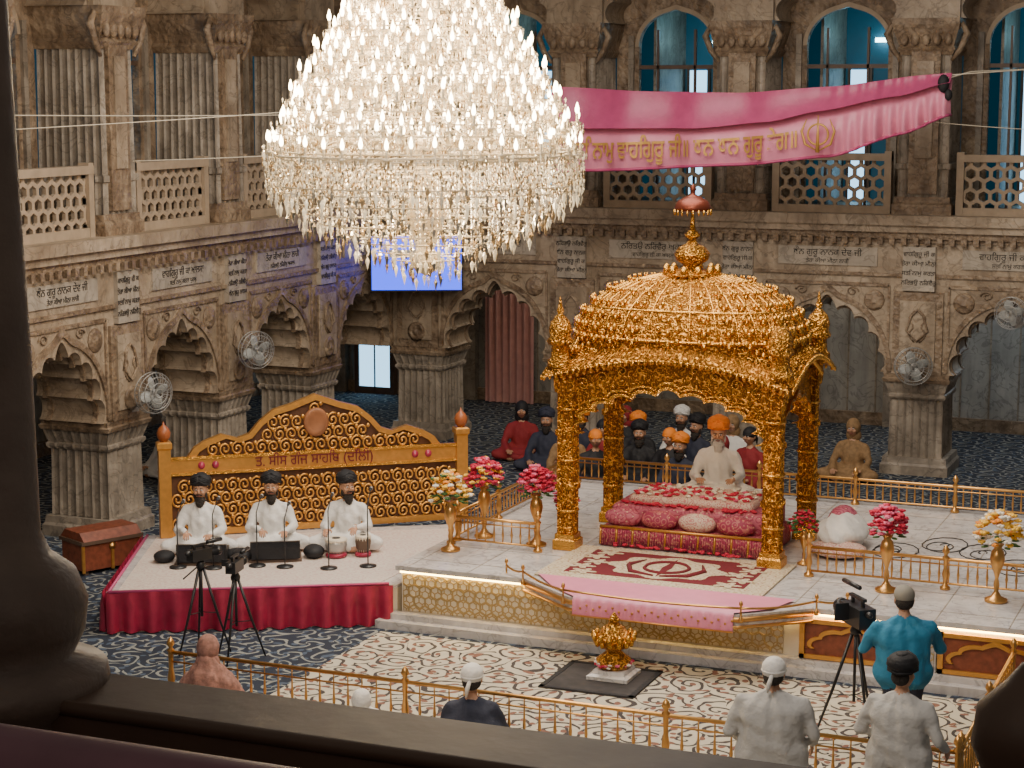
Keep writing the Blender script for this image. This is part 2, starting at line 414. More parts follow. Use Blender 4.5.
# ---------------- dais ----------------
d=MB()
d.box(-10.1,1.5,20.85,26.6,0,.70,CREAMP);d.box(-10.16,1.5,20.79,26.66,.70,.76,WMAR)
d.box(-10.35,1.5,20.60,20.85,0,.10,WMAR);d.box(-10.35,1.5,20.72,20.85,.10,.17,WMAR)
d.box(-10.1,-5.25,20.80,20.83,.675,.697,LED)
jali(d,-10.08,-5.3,.19,.66,20.838,20.851,.085,.86,INLAY)
jali(d,-10.08,-5.3,.19,.66,20.842,20.851,.049,.86,INLAY)
for x in np.arange(-10.0,1.5,.8): d.box(x,x+.012,20.79,26.6,.757,.7625,PIER)
for y in np.arange(21.2,26.6,.8): d.box(-10.1,1.5,y,y+.012,.757,.7625,PIER)
for k in range(9):
    cx,cy=-4.7+.55*k,23.9+.5*math.sin(k*1.3)
    for sg in(-1,1): d.tube([(cx+(.34-.016*i)*math.cos(i*.42*sg+k),cy+(.34-.016*i)*math.sin(i*.42*sg+k)*1.5,.763) for i in range(20)],.009,INK,4)
for k,x in enumerate((-5.1,-3.55,-2.0,-.45)):
    d.box(x,x+1.25,20.80,20.85,.2,.62,REDW)
    for a,b in((x,x+.06),(x+1.19,x+1.25)): d.box(a,b,20.77,20.82,.18,.64,GBAND)
    d.box(x,x+1.25,20.77,20.82,.18,.23,GBAND);d.box(x,x+1.25,20.77,20.82,.59,.64,GBAND)
    A=arch(.5,.3,.22,5,40,x+.625);B=arch(.55,.3,.27,5,40,x+.625);d.ribbon(A,B,20.77,20.81,GBAND)
    d.box(x+1.27,x+1.53,20.79,20.86,.17,.70,WMAR);jali(d,x+1.29,x+1.51,.2,.66,20.778,20.79,.05,.84,INLAY)
d.box(-5.25,1.5,20.80,20.83,.675,.69,LED)
d.obj('marble_dais')
l=MB();poly=[(-8.45,20.79),(-7.65,20.2),(-5.65,20.2),(-4.95,20.79)]
l.prism(poly,.60,.76,WMAR,'z');l.tube([(p[0],p[1],.70) for p in poly],.03,BRASS,8)
l.tube([(p[0],p[1]-.02,.62) for p in poly],.02,BRASS,8)
# raised brass rope rail on small posts round the ledge
rp=[(-8.75,20.95),(-8.45,20.74),(-7.7,20.12),(-5.6,20.12),(-4.9,20.74),(-4.6,20.95)]
for a,b in zip(rp,rp[1:]):
    l.tube([(a[0]+(b[0]-a[0])*q/8,a[1]+(b[1]-a[1])*q/8,.86-.03*math.sin(math.pi*q/8)) for q in range(9)],.014,BRASS,6)
for p in rp: l.lathe([(.03,.70),(.03,.74),(.012,.76),(.012,.88),(.025,.9),(.02,.93),(0,.95)],(p[0],p[1],0),BRASS,8)
l.obj('marble_ledge')
def railing(p0,p1,z,h,name='brass_railing',ps=1.4,bs=.11,pr=.03):
    p0=Vector(p0);p1=Vector(p1);d=p1-p0;L=d.length;d.normalize();mb=MB()
    P=lambda s,zz:(p0.x+d.x*s,p0.y+d.y*s,z+zz)
    for zz,r in((h,.022),(h*.82,.01),(.07,.014)): mb.tube([P(0,zz),P(L,zz)],r,BRASS,8)
    n=max(1,round(L/ps))
    for i in range(n+1):
        c=P(L*i/n,0)
        mb.lathe([(.06,0),(.06,.03),(pr,.05),(pr*.8,h*.3),(pr*1.4,h*.5),(pr*.8,h*.7),(pr,h),(pr*1.5,h+.02),(pr*.6,h+.05),(pr*1.5,h+.09),(pr*1.1,h+.13),(0,h+.17)],c,BRASS,10)
    n=int(L/bs)
    for i in range(1,n):
        c=P(L*i/n,0)
        mb.lathe([(.008,.07),(.012,h*.4),(.018,h*.5),(.012,h*.6),(.008,h*.82),(.008,h)],c,BRASS,6)
    return mb.obj(name)
railing((-11.0,17.05),(-2.7,17.05),.013,.58,ps=2.76,bs=.16)
railing((-2.7,17.2),(-2.7,20.5),0,.58,ps=1.7,bs=.14)
railing((-10.0,22.1),(-8.8,22.1),.763,.36);railing((-10.0,22.3),(-10.0,26.4),.763,.36)
railing((-5.35,22.2),(-.5,22.2),.763,.36);railing((-9.9,26.45),(1.2,26.45),.763,.36)
# ---------------- canopy ----------------
C=T(-7.2,23.3,.765);cn=MB(C);hx,hy=1.33,.86
for sx in(-1,1):
    for sy in(-1,1):
        c=(sx*hx,sy*hy)
        cn.levels(rect(.15,.15),[(0,1),(.12,1),(.14,.85),(.2,.85)],c,GOLD2)
        cn.levels(flute_loop(.105,.105,3,3,.015),[(.2,1),(.75,1),(.77,1.2),(.83,1.2),(.85,1),(1.45,1),(1.47,1.2),(1.53,1.2),(1.55,1),(2.0,1),(2.02,1.25),(2.1,1.35),(2.3,1.35)],c,GOLD)
        for zz in(.5,1.15,1.8): cn.tube([(c[0]+.12*math.cos(a)*1.1,c[1]+.12*math.sin(a)*1.1,zz) for a in np.linspace(0,6.283,17)[:-1]],.018,GOLD2,6,True)
        k=(sx*(hx+.08),sy*(hy+.08))
        cn.lathe([(.16,2.3),(.16,2.42),(.12,2.45),(.11,2.6),(.15,2.62),(.17,2.66),(.13,2.72),(.15,2.80),(.12,2.9),(.06,2.97),(.03,3.0),(.05,3.04),(.03,3.08),(.008,3.2),(0,3.22)],(k[0],k[1],0),GOLD,12)
def side(Mx,half,front):
    cn.M=C@Mx
    hw=half-.1;zt=lambda x,o=0:2.33+o+.30*math.cos(x/half*math.pi/2)**1.0
    ris=.58 if half>1 else .5;lb=11 if half>1 else 7
    A=arch(hw,1.5,ris,lb,99,0,.9,.06)
    top=[(x,zt(x)) for x in np.linspace(-half,half,25)]
    cn.prism([(-hw,1.5),(-half,1.5)]+top+[(half,1.5),(hw,1.5)]+A[1:-1],-front-.04,-front+.04,GOLD)
    cl=lambda P:[(max(-half,min(half,p[0])),p[1]) for p in P]
    cn.ribbon(cl(A),cl([(p[0]*1.04,1.5+(p[1]-1.5)*1.07) for p in A]),-front-.08,-front-.03,GOLD2)
    if half>1:
        cn.ribbon(cl([(p[0]*1.06,1.5+(p[1]-1.5)*1.12) for p in A]),cl([(p[0]*1.08,1.5+(p[1]-1.5)*1.17) for p in A]),-front-.065,-front-.03,GOLD2)
        for sg in(-1,1):
            for q,(mx,mz,mr) in enumerate(((1.12,2.12,.10),(.86,2.22,.085),(.60,2.32,.07),(.34,2.37,.06))):
                pts=[(sg*(mx+mr*(1-i/16)*math.cos(i*.6)),-front-.05,mz+mr*(1-i/16)*math.sin(i*.6)) for i in range(15)]
                cn.tube(pts,.014,GOLD2,5)
    xs=np.linspace(-half-.1,half+.1,33)
    cn.ribbon([(x,zt(x*.92,-.12)) for x in xs],[(x,zt(x*.92,-.06)) for x in xs],-front-.1,-front,GOLD2)
    for i in range(33):
        x=xs[i];cn.ell((x,-front-.13,zt(x*.92,-.15)),(.035,.03,.05),GOLD2,6,5)
    vs=[];fs=[];xs=np.linspace(-1,1,41)
    for r_,(ex,off,dz) in enumerate(((.0,.0,.06),(.22,.26,-.10),(.22,.27,-.14),(.0,0,.0))):
        for x in xs: vs.append((x*(half+ex),-front-off,zt(x*half*.95,dz)))
    for r_ in range(3):
        for i in range(40): fs.append((r_*41+i,r_*41+i+1,(r_+1)*41+i+1,(r_+1)*41+i))
    cn.add(vs,fs,GOLD)
    for i in range(0,41,1):
        x=xs[i];cn.tube([(x*half,-front,zt(x*half*.95,.065)),(x*(half+.22),-front-.26,zt(x*half*.95,-.095))],.014,GOLD,5)
        cn.ell((x*(half+.22),-front-.275,zt(x*half*.95,-.15)),(.022,.02,.035),GOLD2,6,4)
    xs=np.linspace(-half+.0,half-.0,33)
    cn.ribbon([(x,zt(x*.95,.02)) for x in xs],[(x,zt(x*.95,.14)) for x in xs],-front+.02,-front+.12,GOLD)
    for i in range(33):
        x=xs[i];cn.ell((x,-front+.05,zt(x*.95,.17)),(.03,.025,.05),GOLD2,6,5)
side(Matrix(),hx,hy);side(RZ(180),hx,hy);side(RZ(90),hy,hx);side(RZ(-90),hy,hx)
cn.M=C
prof=[(1.0,0),(1.03,.1),(1.045,.22),(1.03,.36),(.98,.50),(.89,.64),(.75,.77),(.56,.88),(.34,.955),(.14,.99)]
vs=[];fs=[];n=180
def dxy(a,k):
    e=2/2.7
    return math.copysign(abs(math.cos(a))**e,math.cos(a))*1.37*k,math.copysign(abs(math.sin(a))**e,math.sin(a))*.9*k
for s_,z in prof:
    for i in range(n):
        a=2*math.pi*i/n
        rb=1+.03*abs(math.sin(a*15))**.6*(1 if s_>.2 else 0)
        x,y=dxy(a,s_*rb);vs.append((x,y,2.44+z*1.05))
for j in range(len(prof)-1):
    for i in range(n): fs.append((j*n+i,j*n+(i+1)%n,(j+1)*n+(i+1)%n,(j+1)*n+i))
fs.append([(len(prof)-1)*n+i for i in range(n)]);cn.add(vs,fs,GOLD,True)
for i in range(30):
    a=2*math.pi*(i)/30;P=[]
    for s_,z in prof[2:]:
        x,y=dxy(a,s_*1.015);P.append((x,y,2.44+z*1.05))
    cn.tube(P,.015,GOLD2,5)
    # leaf scrolls between ribs
    for (s_,z),q in zip(prof[2:8],(.055,.055,.05,.045,.04,.03)):
        b=a+math.pi/30
        for db,dz in((0,.0),(-.035,.045),(.035,.045)):
            x,y=dxy(b+db,s_*1.035);cn.ell((x,y,2.44+z*1.05+dz),(q*.6,q*.6,q*.8),GOLD2,6,4)
for s_,z in((1.03,.06),(1.07,.26),(.93,.60)):
    pts=[]
    for i in range(72):
        x,y=dxy(2*math.pi*i/72,s_);pts.append((x,y,2.44+z*1.05))
    cn.tube(pts,.02,GOLD2,6,True)
    if z<.3:
        for p in pts[::2]: cn.ell(p,(.035,.035,.035),GOLD2,6,5)
cn.box(-hx,hx,-hy,hy,2.28,2.34,GOLDD)
cn.lathe([(.36,3.44),(.38,3.48),(.24,3.51),(.13,3.53),(.11,3.58),(.20,3.64),(.23,3.72),(.17,3.80),(.07,3.85),(.05,3.9),(.09,3.93),(.10,3.97),(.04,4.02),(.02,4.2),(.02,4.36)],(0,0,0),GOLD,20)
for i in range(12):
    a=i*math.pi/6;cn.ell((.33*math.cos(a),.33*math.sin(a),3.52),(.05,.05,.07),GOLD2,6,5)
cn.lathe([(.22,4.26),(.23,4.30),(.19,4.38),(.10,4.43),(.03,4.46),(.03,4.5),(.045,4.53),(.0,4.6)],(0,0,0),std('umbrella_red_gold',(.16,.035,.018),.4,.6),20)
for i in range(20):
    a=i*math.pi/10;cn.ell((.23*math.cos(a),.23*math.sin(a),4.24),(.015,.015,.04),GOLD2,6,4)
can=cn.obj('golden_canopy')
def brocade(name,a,b,c,sc,rnd=.9):
    t=NT(name)
    v=t.n('TexVoronoi',{'Vector':t.co,'Scale':sc,'Randomness':rnd});v2=t.n('TexVoronoi',{'Vector':t.co,'Scale':sc*2.3})
    nz=t.noise(sc*1.5,3)
    f1=t.ramp(t.math('SINE',t.math('ADD',t.math('MULTIPLY',v,18),t.math('MULTIPLY',nz,4))),[(.35,(0,0,0)),(.6,(1,1,1))])
    col=t.mix(f1,c4(a),c4(b));col=t.mix(t.math('LESS_THAN',v2,.22),col,c4(c))
    t.set('Base Color',col);t.set('Roughness',.6);t.bump(t.noise(12),.3,.03);return t.mat
BRO=brocade('pink_brocade',(.34,.035,.09),(.50,.16,.16),(.62,.38,.20),10)
BROP=brocade('rose_brocade',(.50,.13,.19),(.36,.05,.10),(.62,.42,.30),9)
BROW=brocade('ivory_brocade',(.70,.56,.46),(.58,.24,.24),(.45,.08,.10),14)
RUG=brocade('cream_floral_rug',(.62,.54,.40),(.48,.37,.22),(.34,.12,.08),8)
th=MB()
def softbox(mb,x0,x1,y0,y1,z0,z1,mat,r=.06):
    n=4;lp=[]
    for cx,cy,a0 in((x1-r,y1-r,0),(x0+r,y1-r,90),(x0+r,y0+r,180),(x1-r,y0+r,270)):
        for i in range(n+1):
            a=R(a0+90*i/n);lp.append((cx+r*math.cos(a),cy+r*math.sin(a)))
    cx,cy=(x0+x1)/2,(y0+y1)/2;L=[(p[0]-cx,p[1]-cy) for p in lp]
    g=lambda e:(1-e/((x1-x0)/2),1-e/((y1-y0)/2))
    mb.levels(L,[(z0,g(0)),(z1-r,g(0)),(z1-r*.5,g(r*.15)),(z1-r*.15,g(r*.5)),(z1,g(r))],(cx,cy),mat,True)
softbox(th,-8.22,-6.02,22.75,24.0,.77,1.02,BRO);softbox(th,-8.12,-6.1,22.93,24.0,1.02,1.28,BROP)
softbox(th,-7.95,-6.3,23.1,23.95,1.28,1.38,BROW)
for i in range(70):
    u=i/70;x=-8.2+2.16*u;th.tube([(x,22.735,.79),(x+.01,22.73,.95),(x,22.76,1.02)],.018,GBAND if i%7==0 else BRO,5)
for k,x in enumerate((-7.98,-7.5,-7.0,-6.5)):
    th.ell((x+.05,22.86,1.13),(.25,.11,.125),(BROP,BRO,BROW,BRO)[k],14,10)
th.tube([(-8.2,22.74,1.02),(-6.04,22.74,1.02)],.02,GBAND,6)
th.obj('brocade_throne')
def flower(mb,c,r,m):
    mb.ell(c,(r*.6,r*.6,r*.6),m,6,4)
    for i in range(5):
        a=i*1.257+random.random();mb.ell((c[0]+math.cos(a)*r*.6,c[1]+math.sin(a)*r*.6,c[2]+r*.1*random.uniform(-1,2)),(r*.5,r*.5,r*.35),m,6,4)
mb=MB()
for i in range(150):
    x=random.uniform(-7.9,-6.35);y=random.uniform(23.15,23.88);flower(mb,(x,y,1.395),.035,random.choice([ROSE,ROSE,ROSEP,WFL,WFL]))
for i in range(60):
    x=random.uniform(-8.0,-6.25);flower(mb,(x,random.uniform(22.93,23.07),1.30),.034,ROSE)
for i in range(40): flower(mb,(random.uniform(-8.0,-6.2),random.uniform(22.55,22.70),.82),.03,ROSE)
mb.obj('rose_petals')
rg=MB();x0,x1,y0,y1=-8.4,-5.6,20.98,22.6
rg.box(x0,x1,y0,y1,.764,.785,RUG)
rg.prism([(x0+.28,y0+.25),(x1-.28,y0+.25),(x1-.28,y1-.18),(x0+.28,y1-.18)],.785,.789,MARD,'z')
cx,cy=-7.0,21.80
def flat(poly,z,m): rg.prism(poly,z-.003,z,m,'z')
N48=[2*math.pi*i/48 for i in range(48)]
flat([(cx+.70*(1+.10*math.cos(8*a))*math.cos(a),cy+.50*(1+.10*math.cos(8*a))*math.sin(a)) for a in N48],.793,RUG)
ring=[(cx+.27*math.cos(a),cy+.27*math.sin(a)) for a in N48];rg.tube([(p[0],p[1],.795) for p in ring],.025,MARD,4,True)
flat([(cx,cy-.46),(cx+.06,cy),(cx,cy+.46),(cx-.06,cy)],.797,MARD)
for sg in(-1,1):
    rg.tube([(cx+sg*.04,cy-.42,.795),(cx+sg*.35,cy-.33,.795),(cx+sg*.48,cy-.02,.795),(cx+sg*.36,cy+.3,.795)],[.015,.035,.035,.01],MARD,4)
    for q in range(5):
        fx,fy=cx+sg*(.90+.10*(q%2)),cy+(q-2)*.25
        flat([(fx+.13*(1+.4*math.cos(5*a))*math.cos(a),fy+.10*(1+.4*math.cos(5*a))*math.sin(a)) for a in N48],.794,RUG)
rg.obj('floral_rug')
vs=[];fs=[];n=80
for j,(y,z) in enumerate(((20.98,.79),(20.5,.785),(20.19,.78),(20.155,.74),(20.15,.56))):
    for i in range(n+1):
        u=i/n;w=.012*math.sin(u*90) if j>2 else 0
        xa,xb=(-8.35,-5.2) if j==0 else ((-7.98,-5.35) if j==1 else (-7.6,-5.7));vs.append((xa+(xb-xa)*u,y+w,z))
for j in range(4):
    for i in range(n): fs.append((j*(n+1)+i,j*(n+1)+i+1,(j+1)*(n+1)+i+1,(j+1)*(n+1)+i))
mb=MB();mb.add(vs,fs,PINKL,True)
for k in range(24): mb.ell((-7.5+k*.078,20.14,.66+.04*(k%2)),(.016,.008,.016),GBAND,6,4)
mb.tube([(-7.6,20.14,.57),(-5.7,20.14,.57)],.012,GBAND,6);mb.obj('pink_cloth_runner')
mb=MB();mb.ell((-5.3,23.75,.98),(.30,.55,.22),WHITE,30,18,fn=lambda p:p*(1+.08*math.sin(9*p[0]+7*p[2])+.04*math.sin(17*p[1])));mb.ell((-5.25,23.3,.86),(.36,.3,.10),BROW,16,10);mb.ell((-5.35,24.0,1.05),(.2,.3,.22),BROP,16,10);mb.obj('folded_bedding')
# ---------------- vases ----------------
def vase(x,y,z,mats,r=.2,s=1.0):
    mb=MB(T(x,y,z)@Matrix.Scale(s,4))
    mb.lathe([(.13,0),(.13,.03),(.06,.06),(.025,.12),(.035,.2),(.02,.27),(.035,.33),(.07,.42),(.085,.5),(.07,.58),(.04,.62),(.07,.67),(.06,.67)],(0,0,0),BRASS,14)
    for i in range(110):
        t_=random.random()*math.pi*2;p_=random.uniform(0,2.1);q=r*random.uniform(.7,1.08)
        flower(mb,(q*math.sin(p_)*math.cos(t_),q*math.sin(p_)*math.sin(t_),.80+q*.95*math.cos(p_)),.045,random.choice(mats))
    for i in range(14):
        t_=i*.45;mb.ell((r*.8*math.cos(t_),r*.8*math.sin(t_),.66+.04*(i%3)),(.06,.03,.012),LEAF,6,4,M=RZ(math.degrees(t_)))
    return mb.obj('flower_vase')
vase(-4.35,21.85,.765,[ROSE,ROSEP,ROSEP,ROSE],.21);vase(-3.1,21.87,.765,[YFL,YFL,OFL,WFL],.25)
vase(-8.95,22.42,.765,[ROSE,ROSE,ROSEP],.23);vase(-9.75,22.6,.765,[ROSEP,ROSE,ROSE,YFL],.24);vase(-9.85,21.75,.765,[YFL,OFL,YFL,WFL,LEAF],.27,.95)
vase(-5.55,22.75,.765,[ROSE,ROSE,LEAF],.28,.62);vase(-8.8,23.1,.765,[ROSE,ROSEP,LEAF],.28,.6)
mb=MB();mb.box(-7.6,-6.5,19.1,20.15,.013,.03,std('dark_mat',(.05,.045,.045),.95,var=.6,sc=8))
for a in((-7.6,-6.5,19.1,19.16),(-7.6,-6.5,20.09,20.15),(-7.6,-7.54,19.1,20.15),(-6.56,-6.5,19.1,20.15)): mb.box(*a,.03,.035,BLACK)
mb.obj('dark_floor_mat')
mb=MB(T(-6.95,19.75,.036));mb.levels(rect(.24,.24),[(0,1),(.04,1),(.06,.8),(.10,.75)],(0,0),WMAR)
mb.lathe([(.16,.10),(.19,.14),(.20,.2),(.12,.26),(.08,.3),(.15,.34),(.19,.40),(.20,.45),(.15,.52),(.09,.58),(.05,.62),(.07,.65),(.02,.72),(0,.74)],(0,0,0),GOLD,18)
for i in range(26):
    t_=i*6.283/13;mb.ell(((.2+.03*(i%2))*math.cos(t_),(.2+.03*(i%2))*math.sin(t_),.40+.07*(i%2)),(.035,.035,.05),GOLD2,6,5)
for i in range(50):
    t_=random.random()*6.28;q=random.uniform(.16,.21);flower(mb,(q*math.cos(t_),q*math.sin(t_),.13+random.random()*.05),.03,random.choice([ROSE,WFL,ROSEP]))
mb.obj('golden_offering_urn')
# donation chest beside the left pier
mb=MB(T(-15.2,21.9,0)@RZ(65));mb.box(-.45,.45,-.28,.28,.06,.42,REDW);mb.box(-.48,.48,-.31,.31,.42,.47,WOOD);mb.prism([(-.31,.47),(.31,.47),(.2,.58),(-.2,.58)],-.45,.45,REDW,'x')
for x in(-.47,-.02,.43): mb.box(x,x+.04,-.30,-.27,.04,.44,GBAND)
for x in(-.42,.36):
    for y in(-.25,.19): mb.box(x,x+.06,y,y+.06,0,.06,WOOD)
mb.lathe([(.05,0),(.05,.02),(0,.03)],(0,-.28,.36),BRASS,10,M=RX(90));mb.obj('donation_chest')
# ---------------- singers' stage ----------------
st=MB();pl=[(-13.2,19.2),(-10.18,20.88),(-10.18,24.6),(-14.45,21.95)]
st.prism(pl,0,.46,CREAMP,'z');st.prism([(-13.25,19.15),(-10.17,20.86),(-10.17,24.65),(-14.5,21.95)],.46,.50,WMAR,'z')
SHEET=brocade('cream_sheet',(.66,.58,.51),(.60,.46,.41),(.64,.52,.46),7)
st.prism([(-13.15,19.25),(-10.4,20.85),(-10.3,24.2),(-14.3,21.9)],.50,.51,SHEET,'z')
def valance(p,q,nm,n=110):
    p=Vector(p);q=Vector(q);d=(q-p);nn=Vector((d.y,-d.x)).normalized();vs=[];fs=[]
    for j,z in enumerate((.515,.36,.2,.015)):
        for i in range(n+1):
            u=i/n;a=(.0 if j==0 else .025+.012*j);w=.02+a*math.sin(u*85+.8*math.sin(u*13));c=p+d*u+nn*(w+.03);vs.append((c.x,c.y,z))
    for j in range(3):
        for i in range(n): fs.append((j*(n+1)+i,j*(n+1)+i+1,(j+1)*(n+1)+i+1,(j+1)*(n+1)+i))
    st.add(vs,fs,nm,True)
valance((-13.25,19.15),(-10.2,20.80),MAROON);valance((-14.5,21.95),(-13.25,19.15),MAROON)
for a,b in(((-13.2,19.13,.52),(-10.25,20.80,.52)),((-14.45,21.9,.52),(-13.2,19.13,.52))): st.tube([a,b],.02,PINK,6)
st.obj('musicians_stage')
BM=T(-14.1,21.95,.515)@RZ(39)@Matrix.Diagonal((.945,1,1.08,1));bd=MB(BM);L_=4.25
outline=[(0,.0),(0,.98),(.25,1.0),(.35,1.12),(.5,1.2),(.75,1.28),(.98,1.22),(1.15,1.27),(1.3,1.42),(1.5,1.56),(1.75,1.62),(2.0,1.70),(2.125,1.74)]
out=outline+[(L_-p[0],p[1]) for p in outline[::-1][1:]]
bd.prism(out,.03,.06,std('backdrop_board',(.11,.045,.02),.6,var=.6,sc=9))
def offs(o,k): return [(2.125+(p[0]-2.125)*k,p[1]*k if p[1]>0 else 0) for p in o]
bd.ribbon(out[1:-1],offs(out[1:-1],.955),-.02,.09,GBAND)
bd.box(0,L_,-.02,.08,.0,.08,GBAND);bd.box(0,L_,-.025,.08,.80,1.0,GBAND)
bd.box(0,L_,-.04,.0,.78,.82,GOLD2);bd.box(0,L_,-.04,.0,.98,1.02,GOLD2)
def inside(x,z):
    for i in range(len(out)-1):
        a,b=out[i],out[i+1]
        if a[0]<=x<=b[0] and b[0]>a[0]: return z<a[1]+(b[1]-a[1])*(x-a[0])/(b[0]-a[0])-.07
    return False
def scroll(x,z,s,sg):
    pts=[]
    for i in range(16):
        a=i*.62*sg;r_=s*(1-i/18);pts.append((x+r_*math.cos(a+sg),-.005,z+r_*math.sin(a+sg)))
    bd.tube(pts,[.016]*14+[.020,.024],GBAND,5)
rw=0;z=.16
while z<1.75:
    x=.1+(.09 if rw%2 else 0);k=0
    while x<L_-.05:
        if (z<.76 or z>1.08) and inside(x,z) and inside(x-.05,z+.05) and inside(x+.05,z+.05): scroll(x,z,.095,1 if (k+rw)%2 else -1);bd.ell((x+.085,-.01,z+.06),(.03,.015,.03),GBAND,6,4)
        x+=.175;k+=1
    z+=.155;rw+=1
bd.lathe([(.12,-.03),(.17,-.05),(.19,-.02),(.15,.0),(0,.0)],(2.125,.0,1.38),std('medallion',(.30,.12,.05),.5,var=.5),20,M=RX(-90))
for x in(-.07,L_+.07):
    bd.levels(rect(.085,.085),[(-.0,1),(1.12,1),(1.14,1.25),(1.2,1.25),(1.22,.9)],(x,.03),GBAND)
    bd.lathe([(.05,1.22),(.09,1.27),(.1,1.33),(.07,1.39),(.02,1.43),(0,1.48)],(x,.03,0),std('finial_wood',(.35,.10,.03),.4),12)
bdo=bd.obj('carved_golden_backdrop')
text("ਤ. ਸੀਸ ਗੰਜ ਸਾਹਿਬ (ਦਿੱਲੀ)",.185,BM@T(2.1,-.035,.85),MARD,'lettering',bdo,.006)
for x in(.45,.65,3.6,3.8):
    m=MB(BM@T(x,-.03,.9));m.lathe([(0,0),(.05,0),(.05,.01),(0,.015)],(0,0,0),MAROON,10,M=RX(90));m.obj('rosette',bdo)
# ---------------- people ----------------
def capsule(a,b,ra,rb,n=14,h=5):
    a=Vector(a);b=Vector(b);d=b-a
    if d.length<1e-5: d=Vector((0,0,1e-4));b=a+d
    q=d.normalized();u=q.orthogonal().normalized();w=q.cross(u);V=[];F=[]
    rings=[]
    for i in range(h+1): t=-math.pi/2+math.pi/2*i/h;rings.append((a+q*ra*math.sin(t),ra*math.cos(t)))
    for i in range(h+1): t=math.pi/2*i/h;rings.append((b+q*rb*math.sin(t),rb*math.cos(t)))
    for c,r in rings:
        r=max(r,.0008)
        for i in range(n):
            t=2*math.pi*i/n;V.append(tuple(c+(u*math.cos(t)+w*math.sin(t))*r))
    for j in range(len(rings)-1):
        for i in range(n): F.append((j*n+i,j*n+(i+1)%n,(j+1)*n+(i+1)%n,(j+1)*n+i))
    F.append(list(range(n))[::-1]);F.append([(len(rings)-1)*n+i for i in range(n)]);return V,F
def remeshed(caps,vox,name):
    V=[];F=[]
    for a,b,ra,rb,m in caps:
        v,f=capsule(a,b,ra,rb);o=len(V);V+=v;F+=[[i+o for i in q] for q in f]
    me=bpy.data.meshes.new(name);me.from_pydata(V,[],F)
    ob=bpy.data.objects.new(name,me);bpy.context.collection.objects.link(ob)
    r=ob.modifiers.new('r','REMESH');r.mode='VOXEL';r.voxel_size=vox;r.use_smooth_shade=True
    s=ob.modifiers.new('s','SMOOTH');s.factor=.6;s.iterations=5
    dg=bpy.context.evaluated_depsgraph_get();nm=bpy.data.meshes.new_from_object(ob.evaluated_get(dg))
    bpy.data.objects.remove(ob);bpy.data.meshes.remove(me)
    mats=[]
    for c in caps:
        if c[4] not in mats: mats.append(c[4])
    nm.materials.clear()
    for m in mats: nm.materials.append(m)
    nf=len(nm.polygons);cen=np.zeros(nf*3);nm.polygons.foreach_get('center',cen);cen=cen.reshape(-1,3)
    best=np.full(nf,1e9);idx=np.zeros(nf,dtype=np.int32)
    for a,b,ra,rb,m in caps:
        a=np.array(a,float);b=np.array(b,float);d=b-a;L=max(d@d,1e-9);t=np.clip((cen-a)@d/L,0,1)
        ds=np.linalg.norm(cen-(a+t[:,None]*d),axis=1)-(ra+(rb-ra)*t);k=ds<best
        best[k]=ds[k];idx[k]=mats.index(m)
    # cloth folds: displace along normals by layered vertical/diagonal waves
    nv=len(nm.vertices);co_=np.zeros(nv*3);nm.vertices.foreach_get('co',co_);co_=co_.reshape(-1,3)
    nr=np.zeros(nv*3);nm.vertices.foreach_get('normal',nr);nr=nr.reshape(-1,3)
    an=np.arctan2(co_[:,1],co_[:,0]);w=.006*np.sin(an*9+co_[:,2]*7)+.004*np.sin(co_[:,2]*38+an*4+co_[:,0]*12)
    co_+=nr*w[:,None];nm.vertices.foreach_set('co',co_.ravel())
    nm.polygons.foreach_set('material_index',idx);nm.polygons.foreach_set('use_smooth',[True]*nf);nm.name=name;nm.update()
    return nm
def hand(mb,w,d,nrm,skin,curl=.5,sg=1):
    w=Vector(w);d=Vector(d).normalized();nrm=Vector(nrm);nrm=(nrm-d*nrm.dot(d)).normalized();s=d.cross(nrm)*sg
    Mx=Matrix((s,d,nrm)).transposed().to_4x4()
    mb.tube([w-d*.03,w+d*.02],[.028,.027],skin,8)
    mb.ell(w+d*.05,(.042,.052,.017),skin,10,8,M=Mx)
    for i,(o,l) in enumerate(((-.03,.062),(-.01,.075),(.011,.07),(.03,.055))):
        p=w+d*.09+s*o;pts=[p-d*.02,p];ang=0;dd=d
        for k in range(3):
            ang+=curl*.6;dd=d*math.cos(ang)-nrm*math.sin(ang);p=p+dd*l*(.42,.33,.25)[k];pts.append(p)
        mb.tube(pts,[.010,.010,.0095,.0085,.006],skin,7)
    p=w+d*.02-s*.032;pts=[p+s*.012,p-s*.015+d*.02,p-s*.03+d*.045-nrm*.01*curl,p-s*.028+d*.068-nrm*.02*curl]
    mb.tube(pts,[.012,.012,.010,.007],skin,7)
